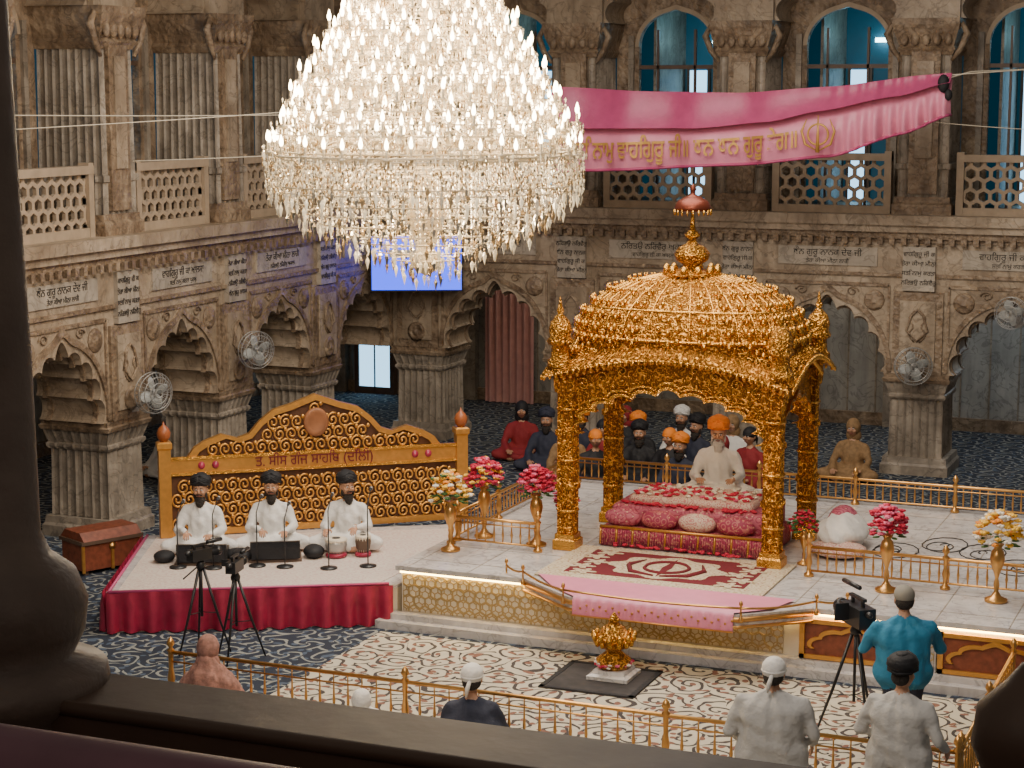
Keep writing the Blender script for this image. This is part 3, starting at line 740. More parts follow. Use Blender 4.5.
def head(mb,Mh,gear,gm,beard=None,skin=None):
    skin=skin or SKIN;M0=mb.M;mb.M=M0@Mh
    def fn(p):
        x,y,z=p
        if z<0: x*=1-.28*z*z*1.2;y=y*(1-.12*z*z)
        if y<-.2 and z>-.2: y*=.95
        return Vector((x,y,z))
    mb.ell((0,0,0),(.078,.098,.118),skin,22,16,fn=fn)
    mb.tube([(0,-.090,.022),(0,-.104,.0),(0,-.117,-.018),(0,-.095,-.028)],[.008,.011,.015,.009],skin,8)
    mb.ell((-.011,-.104,-.022),(.009,.010,.008),skin,8,6);mb.ell((.011,-.104,-.022),(.009,.010,.008),skin,8,6)
    for sg in(-1,1):
        mb.ell((sg*.029,-.086,.010),(.0135,.010,.008),EYEW,8,6);mb.ell((sg*.029,-.0945,.010),(.006,.004,.006),BLACK,8,6)
        mb.tube([(sg*.012,-.096,.028),(sg*.03,-.097,.033),(sg*.05,-.084,.027)],[.003,.004,.002],BEARD,6)
        mb.ell((sg*.078,.01,.0),(.010,.020,.032),skin,8,8)
        mb.ell((sg*.038,-.072,-.022),(.026,.022,.024),skin,8,8)
    mb.tube([(-.024,-.092,-.056),(0,-.101,-.054),(.024,-.092,-.056)],[.004,.008,.004],LIP,6)
    if beard:
        def bf(p): return p*(1+.05*math.sin(14*p[0])+.04*math.sin(17*p[2]))
        mb.ell((0,-.035,-.115),(.064,.060,.046),beard,18,12,fn=bf)
        long_=.065 if beard is BEARD else .15
        mb.ell((0,-.055,-.14),(.048,.044,long_),beard,14,12,fn=bf)
        for sg in(-1,1):
            mb.ell((sg*.068,-.015,-.065),(.014,.033,.042),beard,10,8)
            mb.tube([(0,-.106,-.040),(sg*.025,-.101,-.043),(sg*.042,-.088,-.058)],[.005,.006,.004],beard,6)
    if gear=='turban':
        def tf(p):
            x,y,z=p
            w=1+.045*math.sin(13*(z*1.3+abs(x)*.9*(1 if y<0 else -.3)))
            return Vector((x*w,y*w,z*(1+.12*(1 if y<0 else 0)*(1-abs(x)))))
        mb.ell((0,.025,.108),(.122,.130,.082),gm,28,20,fn=tf)
        for k in range(4):
            for sg in(-1,1):
                a=.02+k*.026
                mb.tube([(0,-.100+k*.010,.100+a*.8),(sg*.06,-.088+k*.006,.066+a*.8),(sg*.108,-.01,.045+a*.75),(sg*.09,.08,.035+a*.8),(0,.148,.03+a)],[.010,.014,.015,.014,.012],gm,6)
        mb.ell((0,.035,.178),(.05,.06,.020),gm,12,8);mb.ell((0,.06,.0),(.075,.06,.07),BEARD,12,8)
    elif gear=='cap':
        mb.ell((0,.005,.05),(.090,.110,.085),gm,18,12);mb.ell((0,-.10,.055),(.055,.06,.010),gm,12,6)
        mb.ell((0,.03,-.01),(.080,.085,.07),BEARD,14,10)
    elif gear=='scarf':
        mb.ell((0,.022,.02),(.100,.112,.128),gm,20,14,fn=lambda p:p*(1+.02*math.sin(11*p[2])));mb.ell((0,.05,-.10),(.11,.085,.10),gm,14,10)
    elif gear=='patka':
        mb.ell((0,.012,.04),(.094,.114,.095),gm,18,12);mb.tube([(.087*math.cos(a),.012+.107*math.sin(a),.03) for a in np.linspace(0,6.28,24)[:-1]],.012,gm,6,True)
        mb.tube([(0,.11,.02),(.02,.14,-.05),(.03,.13,-.12)],[.016,.02,.008],gm,6);mb.ell((0,.035,-.02),(.080,.082,.07),BEARD,14,10)
    mb.M=M0
def person(name,x,y,z,rot,caps,hd,hands,gear,gm,beard=None,vox=.02,scale=1,tilt=0,yaw=0,skin=None):
    M=T(x,y,z)@RZ(rot)@Matrix.Scale(scale,4)
    e=empty(name,M)
    me=remeshed(caps,vox,'body');o=bpy.data.objects.new('body',me);bpy.context.collection.objects.link(o);o.parent=e
    mb=MB();head(mb,T(*hd)@RZ(yaw)@RX(tilt)@Matrix.Scale(1.06,4),gear,gm,beard,skin)
    for h in hands: hand(mb,*h[:3],skin or SKIN,*h[3:])
    mb.obj('head_and_hands',e)
    return e
def seated(top,legs,wr,el=None,skin=SKIN,lean=0):
    wl_,wr_=wr;l=lean
    ell=el or [(-.27,-.10,.27),(.27,-.10,.27)]
    c=[((-.06,.02,.13),(.06,.02,.13),.16,.16,top),((0,.01,.16),(0,-.01-l*.4,.34),.165,.16,top),((-.07,-.0-l*.6,.42),(.07,-.0-l*.6,.42),.122,.122,top),
       ((0,-.01-l*.5,.34),(0,-l*.8,.46),.15,.13,top),((-.16,-l*.8,.505),(.16,-l*.8,.505),.060,.060,top),((-.07,-l*.8,.54),(.07,-l*.8,.54),.055,.055,top),((0,-l*.8,.5),(0,-l-.01,.62),.06,.052,skin),
       ((-.09,0,.12),(-.38,-.28,.11),.115,.085,legs),((.09,0,.12),(.38,-.28,.11),.115,.085,legs),
       ((-.38,-.28,.10),(.06,-.38,.06),.078,.048,legs),((.38,-.28,.10),(-.06,-.34,.06),.078,.048,legs),
       ((.06,-.38,.05),(.18,-.40,.045),.038,.03,skin),((-.06,-.34,.05),(-.18,-.38,.045),.038,.03,skin),
       ((-.2,-.2,.10),(.2,-.2,.10),.085,.085,top)]
    for s,e,w in((-1,ell[0],wl_),(1,ell[1],wr_)):
        c+=[((s*.18,-l*.8,.50),e,.064,.056,top),(e,w,.055,.042,top)]
    return c
def standing(top,legs,wr,el,skin=SKIN,kurta=True,shortsl=False,fat=1.0,shoe=BLACK):
    f=fat
    c=[((-.08*f,0,.95),(.08*f,0,.95),.135*f,.135*f,top),((-.05*f,0,.98),(-.05*f,0,1.2),.145*f,.14*f,top),((.05*f,0,.98),(.05*f,0,1.2),.145*f,.14*f,top),((-.08*f,.01,1.26),(.08*f,.01,1.26),.125*f,.125*f,top),
       ((-.16*f,.01,1.36),(.16*f,.01,1.36),.062,.062,top),((-.08,.01,1.39),(.08,.01,1.39),.075,.075,top),((0,0,1.36),(0,-.015,1.50),.06,.052,skin)]
    for s in(-1,1):
        c+=[((s*.09,0,.92),(s*.11,-.01,.48),.10,.07,legs),((s*.11,-.01,.48),(s*.12,.02,.10),.068,.045,legs),((s*.12,.02,.05),(s*.13,-.15,.04),.045,.035,shoe)]
        if kurta: c+=[((s*.09*f,0,.95),(s*.13*f,0,.52),.135*f,.15,top),((-.12,0,.55),(.12,0,.55),.13,.13,top)]
    for s,e,w in((-1,el[0],wr[0]),(1,el[1],wr[1])):
        e=Vector(e);w=Vector(w);sh=Vector((s*.19*f,.01,1.36))
        c+=[(tuple(sh),tuple(e),.064,.054,top)]
        c+=[(tuple(e),tuple(w),.050,.040,skin if shortsl else top)]
    return c
def S(lx,ly):
    return (-13.2+lx*.866-ly*.5,19.2+lx*.5+ly*.866)
wr=[(-.13,-.42,.30),(.15,-.40,.28)]
for k,(lx,ly) in enumerate(((1.03,2.05),(1.95,2.1))):
    x,y=S(lx,ly);person('seated_musician',x,y,.512,24+6*k,seated(WHITE,WHITE,wr),(0,-.03,.755),[(wr[0],(.1,-1,-.1),(0,0,1),.6,1),(wr[1],(-.1,-1,-.1),(0,0,1),.6,-1)],'turban',BLACK,BEARD,scale=1.08,yaw=-5)
    hx_,hy_=S(lx+.03,ly-.66);M=T(hx_,hy_,.512)@RZ(24+6*k);mb=MB(M)
    mb.box(-.34,.34,-.22,.20,0,.03,WOOD);mb.box(-.32,.32,-.16,.16,.03,.18,BLK);mb.box(-.32,.32,-.18,-.13,.18,.26,BLK)
    for i in range(5): mb.box(-.3,.3,-.21-.012*i,-.20-.012*i,.05,.24-.01*i,BLACK)
    for i in range(26): mb.box(-.29+i*.0225,-.271+i*.0225,.02,.14,.18,.192,WHITE)
    for i in range(26):
        if i%7 not in(2,6): mb.box(-.277+i*.0225,-.265+i*.0225,.02,.09,.192,.202,BLK)
    for i in range(8): mb.lathe([(.008,0),(.012,.02),(.0,.025)],(-.26+i*.07,-.05,.18),WHITE,8)
    mb.ell((.50,-.0,.08),(.14,.18,.09),BLACK,12,8);mb.ell((-.50,.0,.07),(.14,.16,.08),BLACK,12,8)
    mb.obj('harmonium')
lx,ly=2.95,2.0;x,y=S(lx,ly);wr=[(-.20,-.40,.31),(.14,-.40,.33)]
person('seated_tabla_player',x,y,.512,20,seated(WHITE,WHITE,wr),(0,-.03,.755),[(wr[0],(0,-1,-.3),(0,0,1),.4,1),(wr[1],(-.1,-1,-.3),(0,0,1),.4,-1)],'turban',BLACK,BEARD,scale=1.08,yaw=30)
for dx,r_,h_,mt in((-.18,.14,.24,CHROME),(.17,.10,.27,WOOD)):
    px_,py_=S(lx+dx,ly-.58);mb=MB(T(px_,py_,.512))
    mb.tube([(r_*.8*math.cos(a),r_*.8*math.sin(a),.03) for a in np.linspace(0,6.28,20)[:-1]],.03,MAROON,8,True)
    mb.lathe([(r_*.55,.03),(r_*.9,h_*.4),(r_*1.05,h_*.7),(r_*.98,h_),(0,h_)],(0,0,0),mt,20)
    mb.lathe([(r_*1.02,h_-.03),(r_*1.05,h_),(r_*.9,h_+.01),(0,h_+.01)],(0,0,0),CREAMP,20);mb.lathe([(r_*.4,h_+.01),(r_*.38,h_+.015),(0,h_+.015)],(0,0,0),BLK,16)
    for i in range(16):
        a=i*math.pi/8;mb.tube([(r_*1.05*math.cos(a),r_*1.05*math.sin(a),h_-.01),(r_*.75*math.cos(a+.2),r_*.75*math.sin(a+.2),.06)],.004,CREAMP,5)
    mb.obj('tabla_drum')
for lx,ly,h_ in((.75,1.1,.65),(1.2,1.0,.7),(1.75,1.05,.7),(2.1,.95,.62),(2.65,.8,.75),(3.15,.85,.8)):
    x,y=S(lx,ly);mb=MB(T(x,y,.512));mb.lathe([(.11,0),(.11,.015),(.02,.03)],(0,0,0),BLK,14);mb.tube([(0,0,.02),(0,0,h_)],.008,BLK,6)
    mb.tube([(0,0,h_),(-.10,.28,h_+.12)],.007,BLK,6);mb.tube([(-.10,.28,h_+.12),(-.13,.36,h_+.13)],[.014,.022],BLK,8);mb.ell((-.135,.38,h_+.13),.026,CHROME,8,6);mb.obj('microphone_stand')
wr=[(-.2,-.36,.28),(.2,-.36,.28)]
person('priest_reading',-7.15,24.45,1.15,12,seated(WHITE,WHITE,wr),(0,-.05,.76),[(wr[0],(.3,-1,0),(0,0,1),.5,1),(wr[1],(-.3,-1,0),(0,0,1),.5,-1)],'turban',ORANGE,WBEARD,scale=1.15,tilt=12)
mb=MB();softbox(mb,-7.75,-6.5,24.1,25.2,.765,1.15,WHITE);mb.obj('priest_seat')
# foreground
hn=lambda wr:[(wr[0],(0,-.6,-1),(-1,0,0),.5,1),(wr[1],(0,-.6,-1),(1,0,0),.5,-1)]
wr2=[(-.30,-.26,.96),(.30,-.26,.96)];el2=[(-.35,.02,1.10),(.35,.02,1.10)]
person('standing_man_in_white_kurta',-3.98,15.35,.013,188,standing(OFFW,OFFW,wr2,el2,fat=1.35),(0,-.03,1.60),hn(wr2),'patka',WHITE,scale=1.03)
person('standing_man_in_black_turban',-2.98,15.75,.013,168,standing(OFFW,NAVYC,wr2,el2,fat=1.25),(0,-.03,1.60),hn(wr2),'turban',BLACK,None,scale=1.02)
wr=[(-.28,-.45,1.22),(.22,-.42,1.25)];el=[(-.36,-.12,1.12),(.35,-.10,1.12)]
person('cameraman',-3.4,18.0,.013,200,standing(BLUEC,NAVYC,wr,el,kurta=False,shortsl=True,fat=1.28),(0,-.04,1.60),[(wr[0],(.3,-1,.2),(-.3,0,1),.8,1),(wr[1],(-.3,-1,.2),(.3,0,1),.8,-1)],'cap',OLIVE,scale=1.05)
def tripod(x,y,h,rot,big=False,name='tripod_camera'):
    mb=MB(T(x,y,.014)@RZ(rot))
    for k in range(3):
        a=R(120*k+30);r_=h*.33;mb.tube([(0.03*math.cos(a),.03*math.sin(a),h-.05),(r_*.5*math.cos(a),r_*.5*math.sin(a),h*.5),(r_*math.cos(a),r_*math.sin(a),.012)],[.018,.016,.010],BLK,8)
        mb.tube([(0,0,h*.45),(r_*.55*math.cos(a),r_*.55*math.sin(a),h*.45)],.006,BLK,5)
    mb.tube([(0,0,h*.4),(0,0,h)],.016,BLK,8);mb.lathe([(.05,h-.06),(.06,h-.02),(.04,h+.02),(.03,h+.05)],(0,0,0),BLK,10);mb.tube([(0,0,h),(.05,-.3,h-.12)],.009,BLK,6)
    s=1.5 if big else 1
    mb.box(-.06*s,.06*s,-.16*s,.12*s,h+.05,h+.05+.13*s,BLK);mb.lathe([(.045*s,0),(.045*s,.1),(.055*s,.1),(.055*s,.16),(0,.15)],(0,.12*s,h+.05+.065*s),BLK,14,M=RX(-90))
    mb.box(-.02,.02,-.12*s,.08*s,h+.05+.17*s,h+.05+.19*s,BLK);mb.box(-.015,.015,-.1*s,-.08*s,h+.05+.13*s,h+.05+.18*s,BLK);mb.box(-.015,.015,.04*s,.06*s,h+.05+.13*s,h+.05+.18*s,BLK)
    mb.tube([(.06,.05,h+.26*s),(.06,.26*s,h+.26*s)],.025,BLK,8);mb.box(-.16*s,-.06*s,-.02,.0,h+.10,h+.18*s,BLK);mb.ell((0,-.18*s,h+.05+.1*s),(.035,.05,.035),BLK,8,6)
    return mb.obj(name)
tripod(-3.95,18.4,1.25,40,True,'video_camera_on_tripod');tripod(-11.75,18.9,1.05,-20);tripod(-11.2,18.75,1.0,10)
wr=[(-.2,-.36,.18),(.2,-.36,.18)];hs=[(wr[0],(.3,-1,0),(0,0,1),.5,1),(wr[1],(-.3,-1,0),(0,0,1),.5,-1)]
drape=lambda m:[((0,.05,.66),(0,.05,.60),.095,.11,m),((0,.03,.5),(0,.03,.15),.19,.27,m),((-.15,.02,.46),(-.28,-.08,.14),.11,.14,m),((.15,.02,.46),(.28,-.08,.14),.11,.14,m)]
person('seated_man_in_navy',-7.3,16.6,.013,195,seated(NAVYC,NAVYC,wr)+[((-.12,0,.3),(.12,0,.3),.17,.17,NAVYC)],(0,-.03,.755),hs,'patka',WHITE,scale=1.12)
person('seated_woman_in_shawl',-10.2,16.5,.013,200,seated(SHAWL,SHAWL,wr)+drape(SHAWL),(0,-.03,.76),hs,'scarf',SHAWL,scale=1.1)
person('seated_man_in_white',-8.35,16.3,.013,185,seated(WHITE,WHITE,wr),(0,-.03,.62),hs,'scarf',WHITE,scale=.92)
cr=[(-11.6,31.2,ORANGE,NAVYC,'turban'),(-11.0,31.8,REDC,BLACK,'scarf'),(-10.5,31.0,ORANGE,BLACK,'turban'),(-10.0,31.9,WHITE,WHITE,'turban'),(-9.5,31.2,BLACK,NAVYC,'turban'),(-10.9,30.4,BLACK,REDC,'patka'),(-12.9,31.6,BLACK,REDC,'scarf'),
    (-9.0,31.6,YELC,WHITE,'scarf'),(-11.4,30.0,REDC,YELC,'patka'),(-10.2,30.2,BLACK,BLACK,'turban'),(-8.4,30.6,BLACK,REDC,'patka'),(-7.0,32.0,YELC,YELC,'scarf'),(-12.1,30.8,NAVYC,NAVYC,'turban'),(-17.8,27.8,WHITE,WHITE,'turban'),
    (-9.6,30.0,ORANGE,BLACK,'patka'),(-10.7,29.4,ORANGE,BLACK,'patka'),(-9.2,29.3,ORANGE,NAVYC,'turban'),(-8.6,29.6,REDC,BLACK,'scarf')]
for x,y,g,c,kk in cr:
    person('seated_worshipper',x,y,0,random.uniform(-20,30),seated(c,c,wr),(0,-.03,.755),hs,kk,g,BEARD if kk=='turban' else None,vox=.03,scale=1.15)
wr=[(-.27,-.1,.85),(.27,-.1,.85)];el=[(-.28,.02,1.1),(.28,.02,1.1)]
person('standing_worshipper',-16.9,24.9,0,60,standing(WHITE,WHITE,wr,el),(0,-.03,1.6),hn(wr),'turban',WHITE,BEARD,vox=.03)
person('standing_worshipper',-17.4,25.6,0,70,standing(NAVYC,NAVYC,wr,el),(0,-.03,1.6),hn(wr),'patka',WHITE,None,vox=.03,scale=.95)
person('standing_worshipper',-18.6,22.6,0,70,standing(BLUEC,NAVYC,wr,el),(0,-.03,1.6),hn(wr),'turban',ORANGE,BEARD,vox=.03)
# ---------------- chandelier ----------------
CH=T(-7.62,16.3,0);ch=MB(CH);bl=MB(CH);cy=MB(CH)
def octa(x,y,z,r,h):
    vs=[(r,0,0),(0,r,0),(-r,0,0),(0,-r,0),(0,0,h*.5),(0,0,-h)]
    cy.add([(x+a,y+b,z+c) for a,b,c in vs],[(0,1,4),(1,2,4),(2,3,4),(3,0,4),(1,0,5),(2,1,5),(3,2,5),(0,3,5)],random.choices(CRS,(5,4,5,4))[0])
ch.tube([(0,0,4.95),(0,0,9.6)],.03,CRYG,10)
ch.lathe([(.0,4.8),(.10,4.85),(.16,4.95),(.08,5.05),(.14,5.2),(.2,5.4),(.1,5.55),(.14,5.8),(.22,6.0),(.1,6.1)],(0,0,0),CRYG,18)
z=5.98;k=0
while z<8.3:
    r_=1.43-(max(0,z-6.1))*.61
    for ring,(rr,zz) in enumerate(((r_,z),(r_*.86,z+.10),(r_*.66,z+.14))):
        n=max(7,int(2*math.pi*rr/(.20)))
        pts=[(rr*math.cos(2*math.pi*i/48),rr*math.sin(2*math.pi*i/48),zz-.08) for i in range(48)];ch.tube(pts,.008,CRYG,5,True)
        if ring==2 and k%2: continue
        ph=random.random()
        for i in range(n):
            a=2*math.pi*(i+ph+random.uniform(-.12,.12))/n;rj=rr*random.uniform(.95,1.04);x,y=rj*math.cos(a),rj*math.sin(a);zj=zz+random.uniform(-.05,.05)
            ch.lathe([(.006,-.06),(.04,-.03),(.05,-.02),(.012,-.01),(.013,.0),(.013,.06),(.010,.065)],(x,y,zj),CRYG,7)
            bl.lathe([(.010,.063),(.019,.085),(.020,.105),(.012,.135),(.002,.165)],(x,y,zj),BULB,7)
            ch.tube([(x*.97,y*.97,zj-.05),(x*.88,y*.88,zj-.13),(x*.6,y*.6,zj-.05)],.007,CRYG,5)
            for q in range(7):
                b=a+q*.9;octa(x+.055*math.cos(b),y+.055*math.sin(b),zj-.05-.01*(q%2),.010,.05)
            b=a+math.pi/n;rq=rr*random.uniform(.97,1.05)
            for q in range(4): octa(rq*math.cos(b),rq*math.sin(b),zz+.02-q*.05,.012,.035)
    z+=.215;k+=1
for rr,z0,z1,n in((1.44,5.92,5.50,84),(1.37,5.95,5.44,74),(1.28,5.9,5.34,68),(1.13,5.9,5.24,60),(.98,5.9,5.14,52),(.82,5.85,5.05,44),(.65,5.8,4.97,36),(.48,5.75,4.88,28),(.31,5.7,4.80,20),(.14,5.6,4.73,12)):
    pts=[(rr*math.cos(2*math.pi*i/48),rr*math.sin(2*math.pi*i/48),z0+.01) for i in range(48)];ch.tube(pts,.010,CRYG,5,True)
    pts=[(rr*math.cos(2*math.pi*i/48),rr*math.sin(2*math.pi*i/48),z1+.16) for i in range(48)];ch.tube(pts,.007,CRYG,5,True)
    for i in range(n):
        a=2*math.pi*(i+random.uniform(-.25,.25))/n;x,y=rr*math.cos(a),rr*math.sin(a);ze=z1+random.uniform(-.03,.12);zz=z0 if i%2==0 else z1+random.uniform(.18,.34)
        while zz>ze+.06: octa(x,y,zz,.012,.03);zz-=.055
        octa(x,y,zz,.022,.085)
    m_=n//3
    for lvl in(0,1):
        for i in range(m_):
            a=2*math.pi*(i+.5*lvl)/m_
            for q in range(9):
                u=q/9;b=a+u*2*math.pi/m_;octa(rr*1.02*math.cos(b),rr*1.02*math.sin(b),z0-.02-.14*math.sin(u*math.pi)-.16*lvl,.012,.03)
co=ch.obj('crystal_chandelier');bl.obj('bulbs',co);cy.obj('crystals',co,False)
# ---------------- banner ----------------
def interp(x,P):
    for a,b in zip(P,P[1:]):
        if x<=b[0]:
            u=max(0,(x-a[0])/(b[0]-a[0]));u=u*u*(3-2*u)*.5+u*.5;return a[1]+(b[1]-a[1])*u
    return P[-1][1]
TOP=[(-11.7,6.58),(-10,6.50),(-8.5,6.48),(-7,6.58),(-5.6,6.75),(-5.2,6.78)]
MID=[(-11.7,5.95),(-9.2,5.97),(-8,6.08),(-7.2,6.25),(-6,6.48),(-5.2,6.68)]
BOT=[(-11.7,5.20),(-11,5.22),(-8.5,5.35),(-7.05,5.50),(-5.95,5.86),(-5.2,6.15)]
def by(x,v): return 30+.05*math.sin(x*5)+(.07*math.sin(x*30)*v*max(0,min(1,(x+7.4)/1.0)))+.03*v*math.sin(x*11)
bn=MB();n=260;m=16
for lo_,hi,mt,ph in((MID,TOP,PINK,0),(BOT,MID,PINKL,1)):
    vs=[];fs=[]
    for j in range(m+1):
        v=j/m
        for i in range(n+1):
            x=-11.7+6.5*i/n;vs.append((x,by(x,v if ph else .2)-(.16*v*v if not ph else -.10*(1-v)**3+.0+.06*math.sin(v*math.pi)),interp(x,hi)+(interp(x,lo_)-interp(x,hi))*v-(0 if ph else .05*v)))
    for j in range(m):
        for i in range(n): fs.append((j*(n+1)+i,j*(n+1)+i+1,(j+1)*(n+1)+i+1,(j+1)*(n+1)+i))
    bn.add(vs,fs,mt,True)
bn.tube([(x,by(x,1),interp(x,BOT)) for x in np.linspace(-11.7,-5.2,120)],.025,PINK,5)
bno=bn.obj('pink_banner',None,False)
GT=std('gold_thread',(.60,.33,.08),.4,.3)
cu=bpy.data.curves.new('t','FONT');cu.body="ਸਤਿ ਨਾਮੁ ਵਾਹਿਗੁਰੂ ਜੀ॥ ਧਨ ਧਨ ਗੁਰੂ ਤੇਗ॥";cu.size=.40;cu.offset=.007;cu.extrude=.004
to=bpy.data.objects.new('t',cu);bpy.context.collection.objects.link(to)
me=bpy.data.meshes.new_from_object(to.evaluated_get(bpy.context.evaluated_depsgraph_get()));bpy.data.objects.remove(to)
mxx=max([v.co.x for v in me.vertices] or [1])
for v in me.vertices:
    x=-11.4+v.co.x/mxx*3.85;z=(interp(x,BOT)*.6+interp(x,MID)*.4)-.10+v.co.y;v.co=(x,by(x,.5)-.12-v.co.z,z)
me.materials.clear();me.materials.append(GT);o=bpy.data.objects.new('gold_lettering',me);bpy.context.collection.objects.link(o);o.parent=bno
kh=MB(T(-7.2,29.8,5.84));kh.tube([(.16*math.cos(a),0,.16*math.sin(a)) for a in np.linspace(0,6.28,24)[:-1]],.018,GT,6,True);kh.tube([(0,-.01,-.28),(0,-.01,.3)],[.035,.008],GT,6)
for sg in(-1,1): kh.tube([(sg*.02,0,-.25),(sg*.2,0,-.15),(sg*.26,0,.05),(sg*.18,0,.24)],[.01,.022,.022,.006],GT,6)
kh.obj('khanda_emblem',bno)
mb=MB();mb.ell((-5.3,29.85,6.62),(.09,.07,.14),BLACK,12,8);mb.ell((-5.22,29.85,6.45),(.06,.05,.09),BLACK,10,7);mb.tube([(-5.25,29.9,6.7),(-5.0,30.5,6.8),(-3.0,31.5,6.9)],.012,CREAMP,6)
def wire(a,b,sag,r=.008):
    a=Vector(a);b=Vector(b);mb.tube([a.lerp(b,i/16)-Vector((0,0,sag*math.sin(math.pi*i/16))) for i in range(17)],r,CREAMP,5)
wire((-15.9,21,6.0),(-11.7,30,6.55),.05);wire((-15.9,24,5.5),(-11.7,30,5.9),.1);wire((-5.2,30,6.75),(-2.5,31,6.95),.0);wire((-5.6,30,6.05),(-2.5,31,5.9),.05,.006);wire((-15.9,20.5,6.2),(-13,31,6.2),.05)
mb.obj('suspension_wires',bno)
# ---------------- fans, tv ----------------
FANB=std('fan_blade',(.45,.47,.46),.4)
def fan(M,s=1):
    mb=MB(M@Matrix.Scale(s,4))
    for r_,y in((.24,-.02),(.24,.06),(.19,-.06),(.12,-.08),(.05,-.085)):
        mb.tube([(r_*math.cos(a),y-.1,r_*math.sin(a)) for a in np.linspace(0,6.283,29)[:-1]],.006,CHROME,5,True)
    for i in range(28):
        a=i*math.pi/14;c,s_=math.cos(a),math.sin(a)
        mb.tube([(.04*c,-.185,.04*s_),(.12*c,-.18,.12*s_),(.19*c,-.16,.19*s_),(.24*c,-.12,.24*s_),(.24*c,-.04,.24*s_),(.08*c,.02,.08*s_)],.003,CHROME,4)
    for i in range(4):
        a=i*math.pi/2+.3;mb.ell((.11*math.cos(a),-.09,.11*math.sin(a)),(.10,.012,.07),FANB,10,6,M=Matrix.Rotation(-a,4,'Y')@RX(25))
    mb.lathe([(.05,-.05),(.06,0),(.06,.1),(.03,.14),(0,.14)],(0,-.05,0),CHROME,14,M=RX(-90));mb.tube([(0,.06,0),(0,.09,-.12),(0,.2,-.18),(0,.32,-.18)],.018,CHROME,8);mb.box(-.05,.05,.28,.33,-.26,-.1,CHROME)
    return mb.obj('wall_fan')
fan(T(-15.65,26.9,2.4)@RZ(60),1.25);fan(T(-15.6,23.8,2.15)@RZ(70),1.25);fan(T(-6.1,32.3,1.95)@RZ(20),1.3);fan(T(-4.5,32.4,2.9)@RZ(-10),1.1)
mb=MB(T(-15.1,31.9,3.4)@RZ(25));mb.box(-.85,.85,0,.06,-.52,.52,BLK);mb.box(-.82,.82,-.01,.0,-.49,.49,BLUEE);mb.box(-.05,.05,.06,.6,-.05,.05,BLK);mb.box(-.5,.3,-.015,-.008,.1,.25,WHITE);mb.obj('television')
# ---------------- foreground gallery ----------------
mb=MB();mb.box(-8,6,4.05,4.32,4.74,4.92,WOOD);mb.box(-8,6,4.08,4.29,4.45,4.74,WOOD);mb.tube([(-8,4.06,4.905),(6,4.06,4.905)],.022,WOOD,8);mb.obj('gallery_beam')
mb=MB();mb.box(-8,6,-2,4.3,4.2,4.45,WOOD);mb.obj('gallery_floor')
mb=MB();mb.tube([(-8,2.9,5.22),(6,2.9,5.22)],.085,WOODP,16);mb.box(-8,6,2.84,2.96,4.45,5.2,WOODP);mb.obj('gallery_handrail')
mb=MB(T(-3.225,4.15,0))
mb.lathe([(.26,4.45),(.26,4.86),(.30,4.9),(.29,4.96),(.2,4.99),(.235,5.06),(.245,5.14),(.215,5.22),(.15,5.27),(.125,5.33),(.118,5.8),(.105,6.2),(.07,7.5),(.07,8)],(0,0,0),std('worn_dark_stone',(.17,.125,.10),.5,var=.4,bump=.4,bsc=10),28);mb.obj('turned_gallery_column')
mb=MB(T(-.50,4.15,0));mb.lathe([(.12,4.9),(.14,4.95),(.09,5.0),(.13,5.1),(.12,5.18),(.06,5.24),(.03,5.28),(0,5.29)],(0,0,0),WOOD,24);mb.obj('baluster_finial')
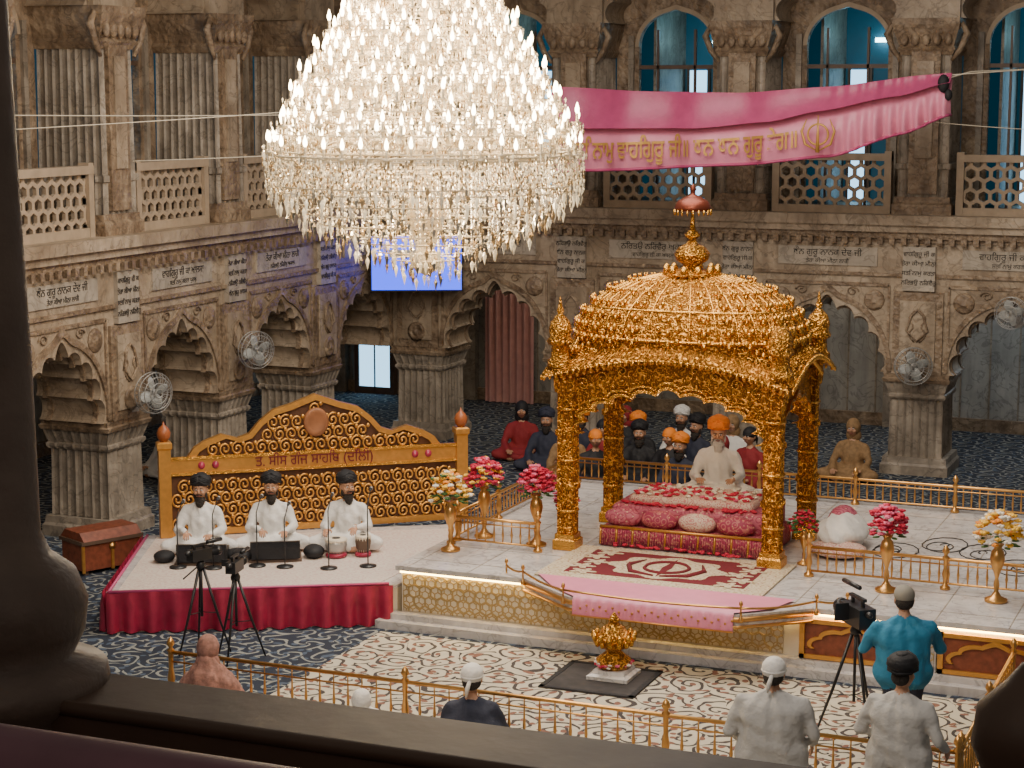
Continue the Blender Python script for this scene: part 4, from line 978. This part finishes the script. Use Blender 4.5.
# ---------------- lights ----------------
def light(kind,loc,e,col,size=1,rot=None,**kw):
    l=bpy.data.lights.new(kind.lower()+'_light',kind);l.energy=e;l.color=col
    if kind=='AREA': l.size=size
    else: l.shadow_soft_size=size
    for k,v in kw.items(): setattr(l,k,v)
    o=bpy.data.objects.new('unseen_overhead_fill' if kind=='AREA' else 'lamp_or_fill',l);bpy.context.collection.objects.link(o);o.location=loc
    if rot: o.rotation_euler=rot
    return o
def aim(o,tg): o.rotation_euler=(Vector(tg)-o.location).to_track_quat('-Z','Y').to_euler()
light('AREA',(-8,22,9.5),1250,(1,.89,.76),7)  # unseen overhead area light, added for general hall brightness
a=light('AREA',(-6,10,9.5),620,(1,.90,.80),5);aim(a,(-8.5,26,2))  # second unseen area fill, added from the camera side
light('POINT',(-7.62,16.3,5.5),430,(1,.79,.52),.5)
light('POINT',(-7.62,16.3,7.0),220,(1,.79,.52),.5)
s=light('SPOT',(-5,15,9.2),1050,(1,.84,.60),.3,spot_size=R(36),spot_blend=.6);aim(s,(-7.2,23.3,2.0))  # unseen spot added to brighten the canopy
s=light('SPOT',(-9,14,8.8),750,(1,.88,.74),.4,spot_size=R(32),spot_blend=.7);aim(s,(-12.4,22,1.0))  # unseen frontal spot added to light the musicians
light('POINT',(-7.2,23.2,2.7),25,(1,.8,.5),.15)
for x,e,c in((-13.9,32,(1,.85,.65)),(-10.8,26,(1,.85,.65)),(-7.6,45,(1,.92,.8)),(-4.3,85,(.65,.82,1))): light('POINT',(x,35.5,3.6),e,c,.3)
for y in(22.2,25.4,31.5): light('POINT',(-19,y,3.6),15,(1,.8,.6),.3)
for x in(-13.9,-10.8,-7.7,-4.5): light('POINT',(x,34.9,7.6),10,(.3,.75,1),.2)
for y in(22.2,25.3,28.5,31.5): light('POINT',(-18.3,y,7.6),8,(.35,.6,1),.2)
light('POINT',(-1.5,1.5,6.9),12,(1,.85,.7),.3)  # unseen fill added to lift the foreground gallery
w=bpy.data.worlds.new('w');bpy.context.scene.world=w;w.use_nodes=True
w.node_tree.nodes['Background'].inputs[0].default_value=(1,.88,.76,1);w.node_tree.nodes['Background'].inputs[1].default_value=.16
cam=bpy.data.cameras.new('cam');cam.lens=68.0;cam.sensor_width=36;co=bpy.data.objects.new('camera',cam);bpy.context.collection.objects.link(co)
co.location=(0,0,6.5);co.rotation_euler=(R(90-8.6),0,R(22.5));cam.clip_end=200;bpy.context.scene.camera=co
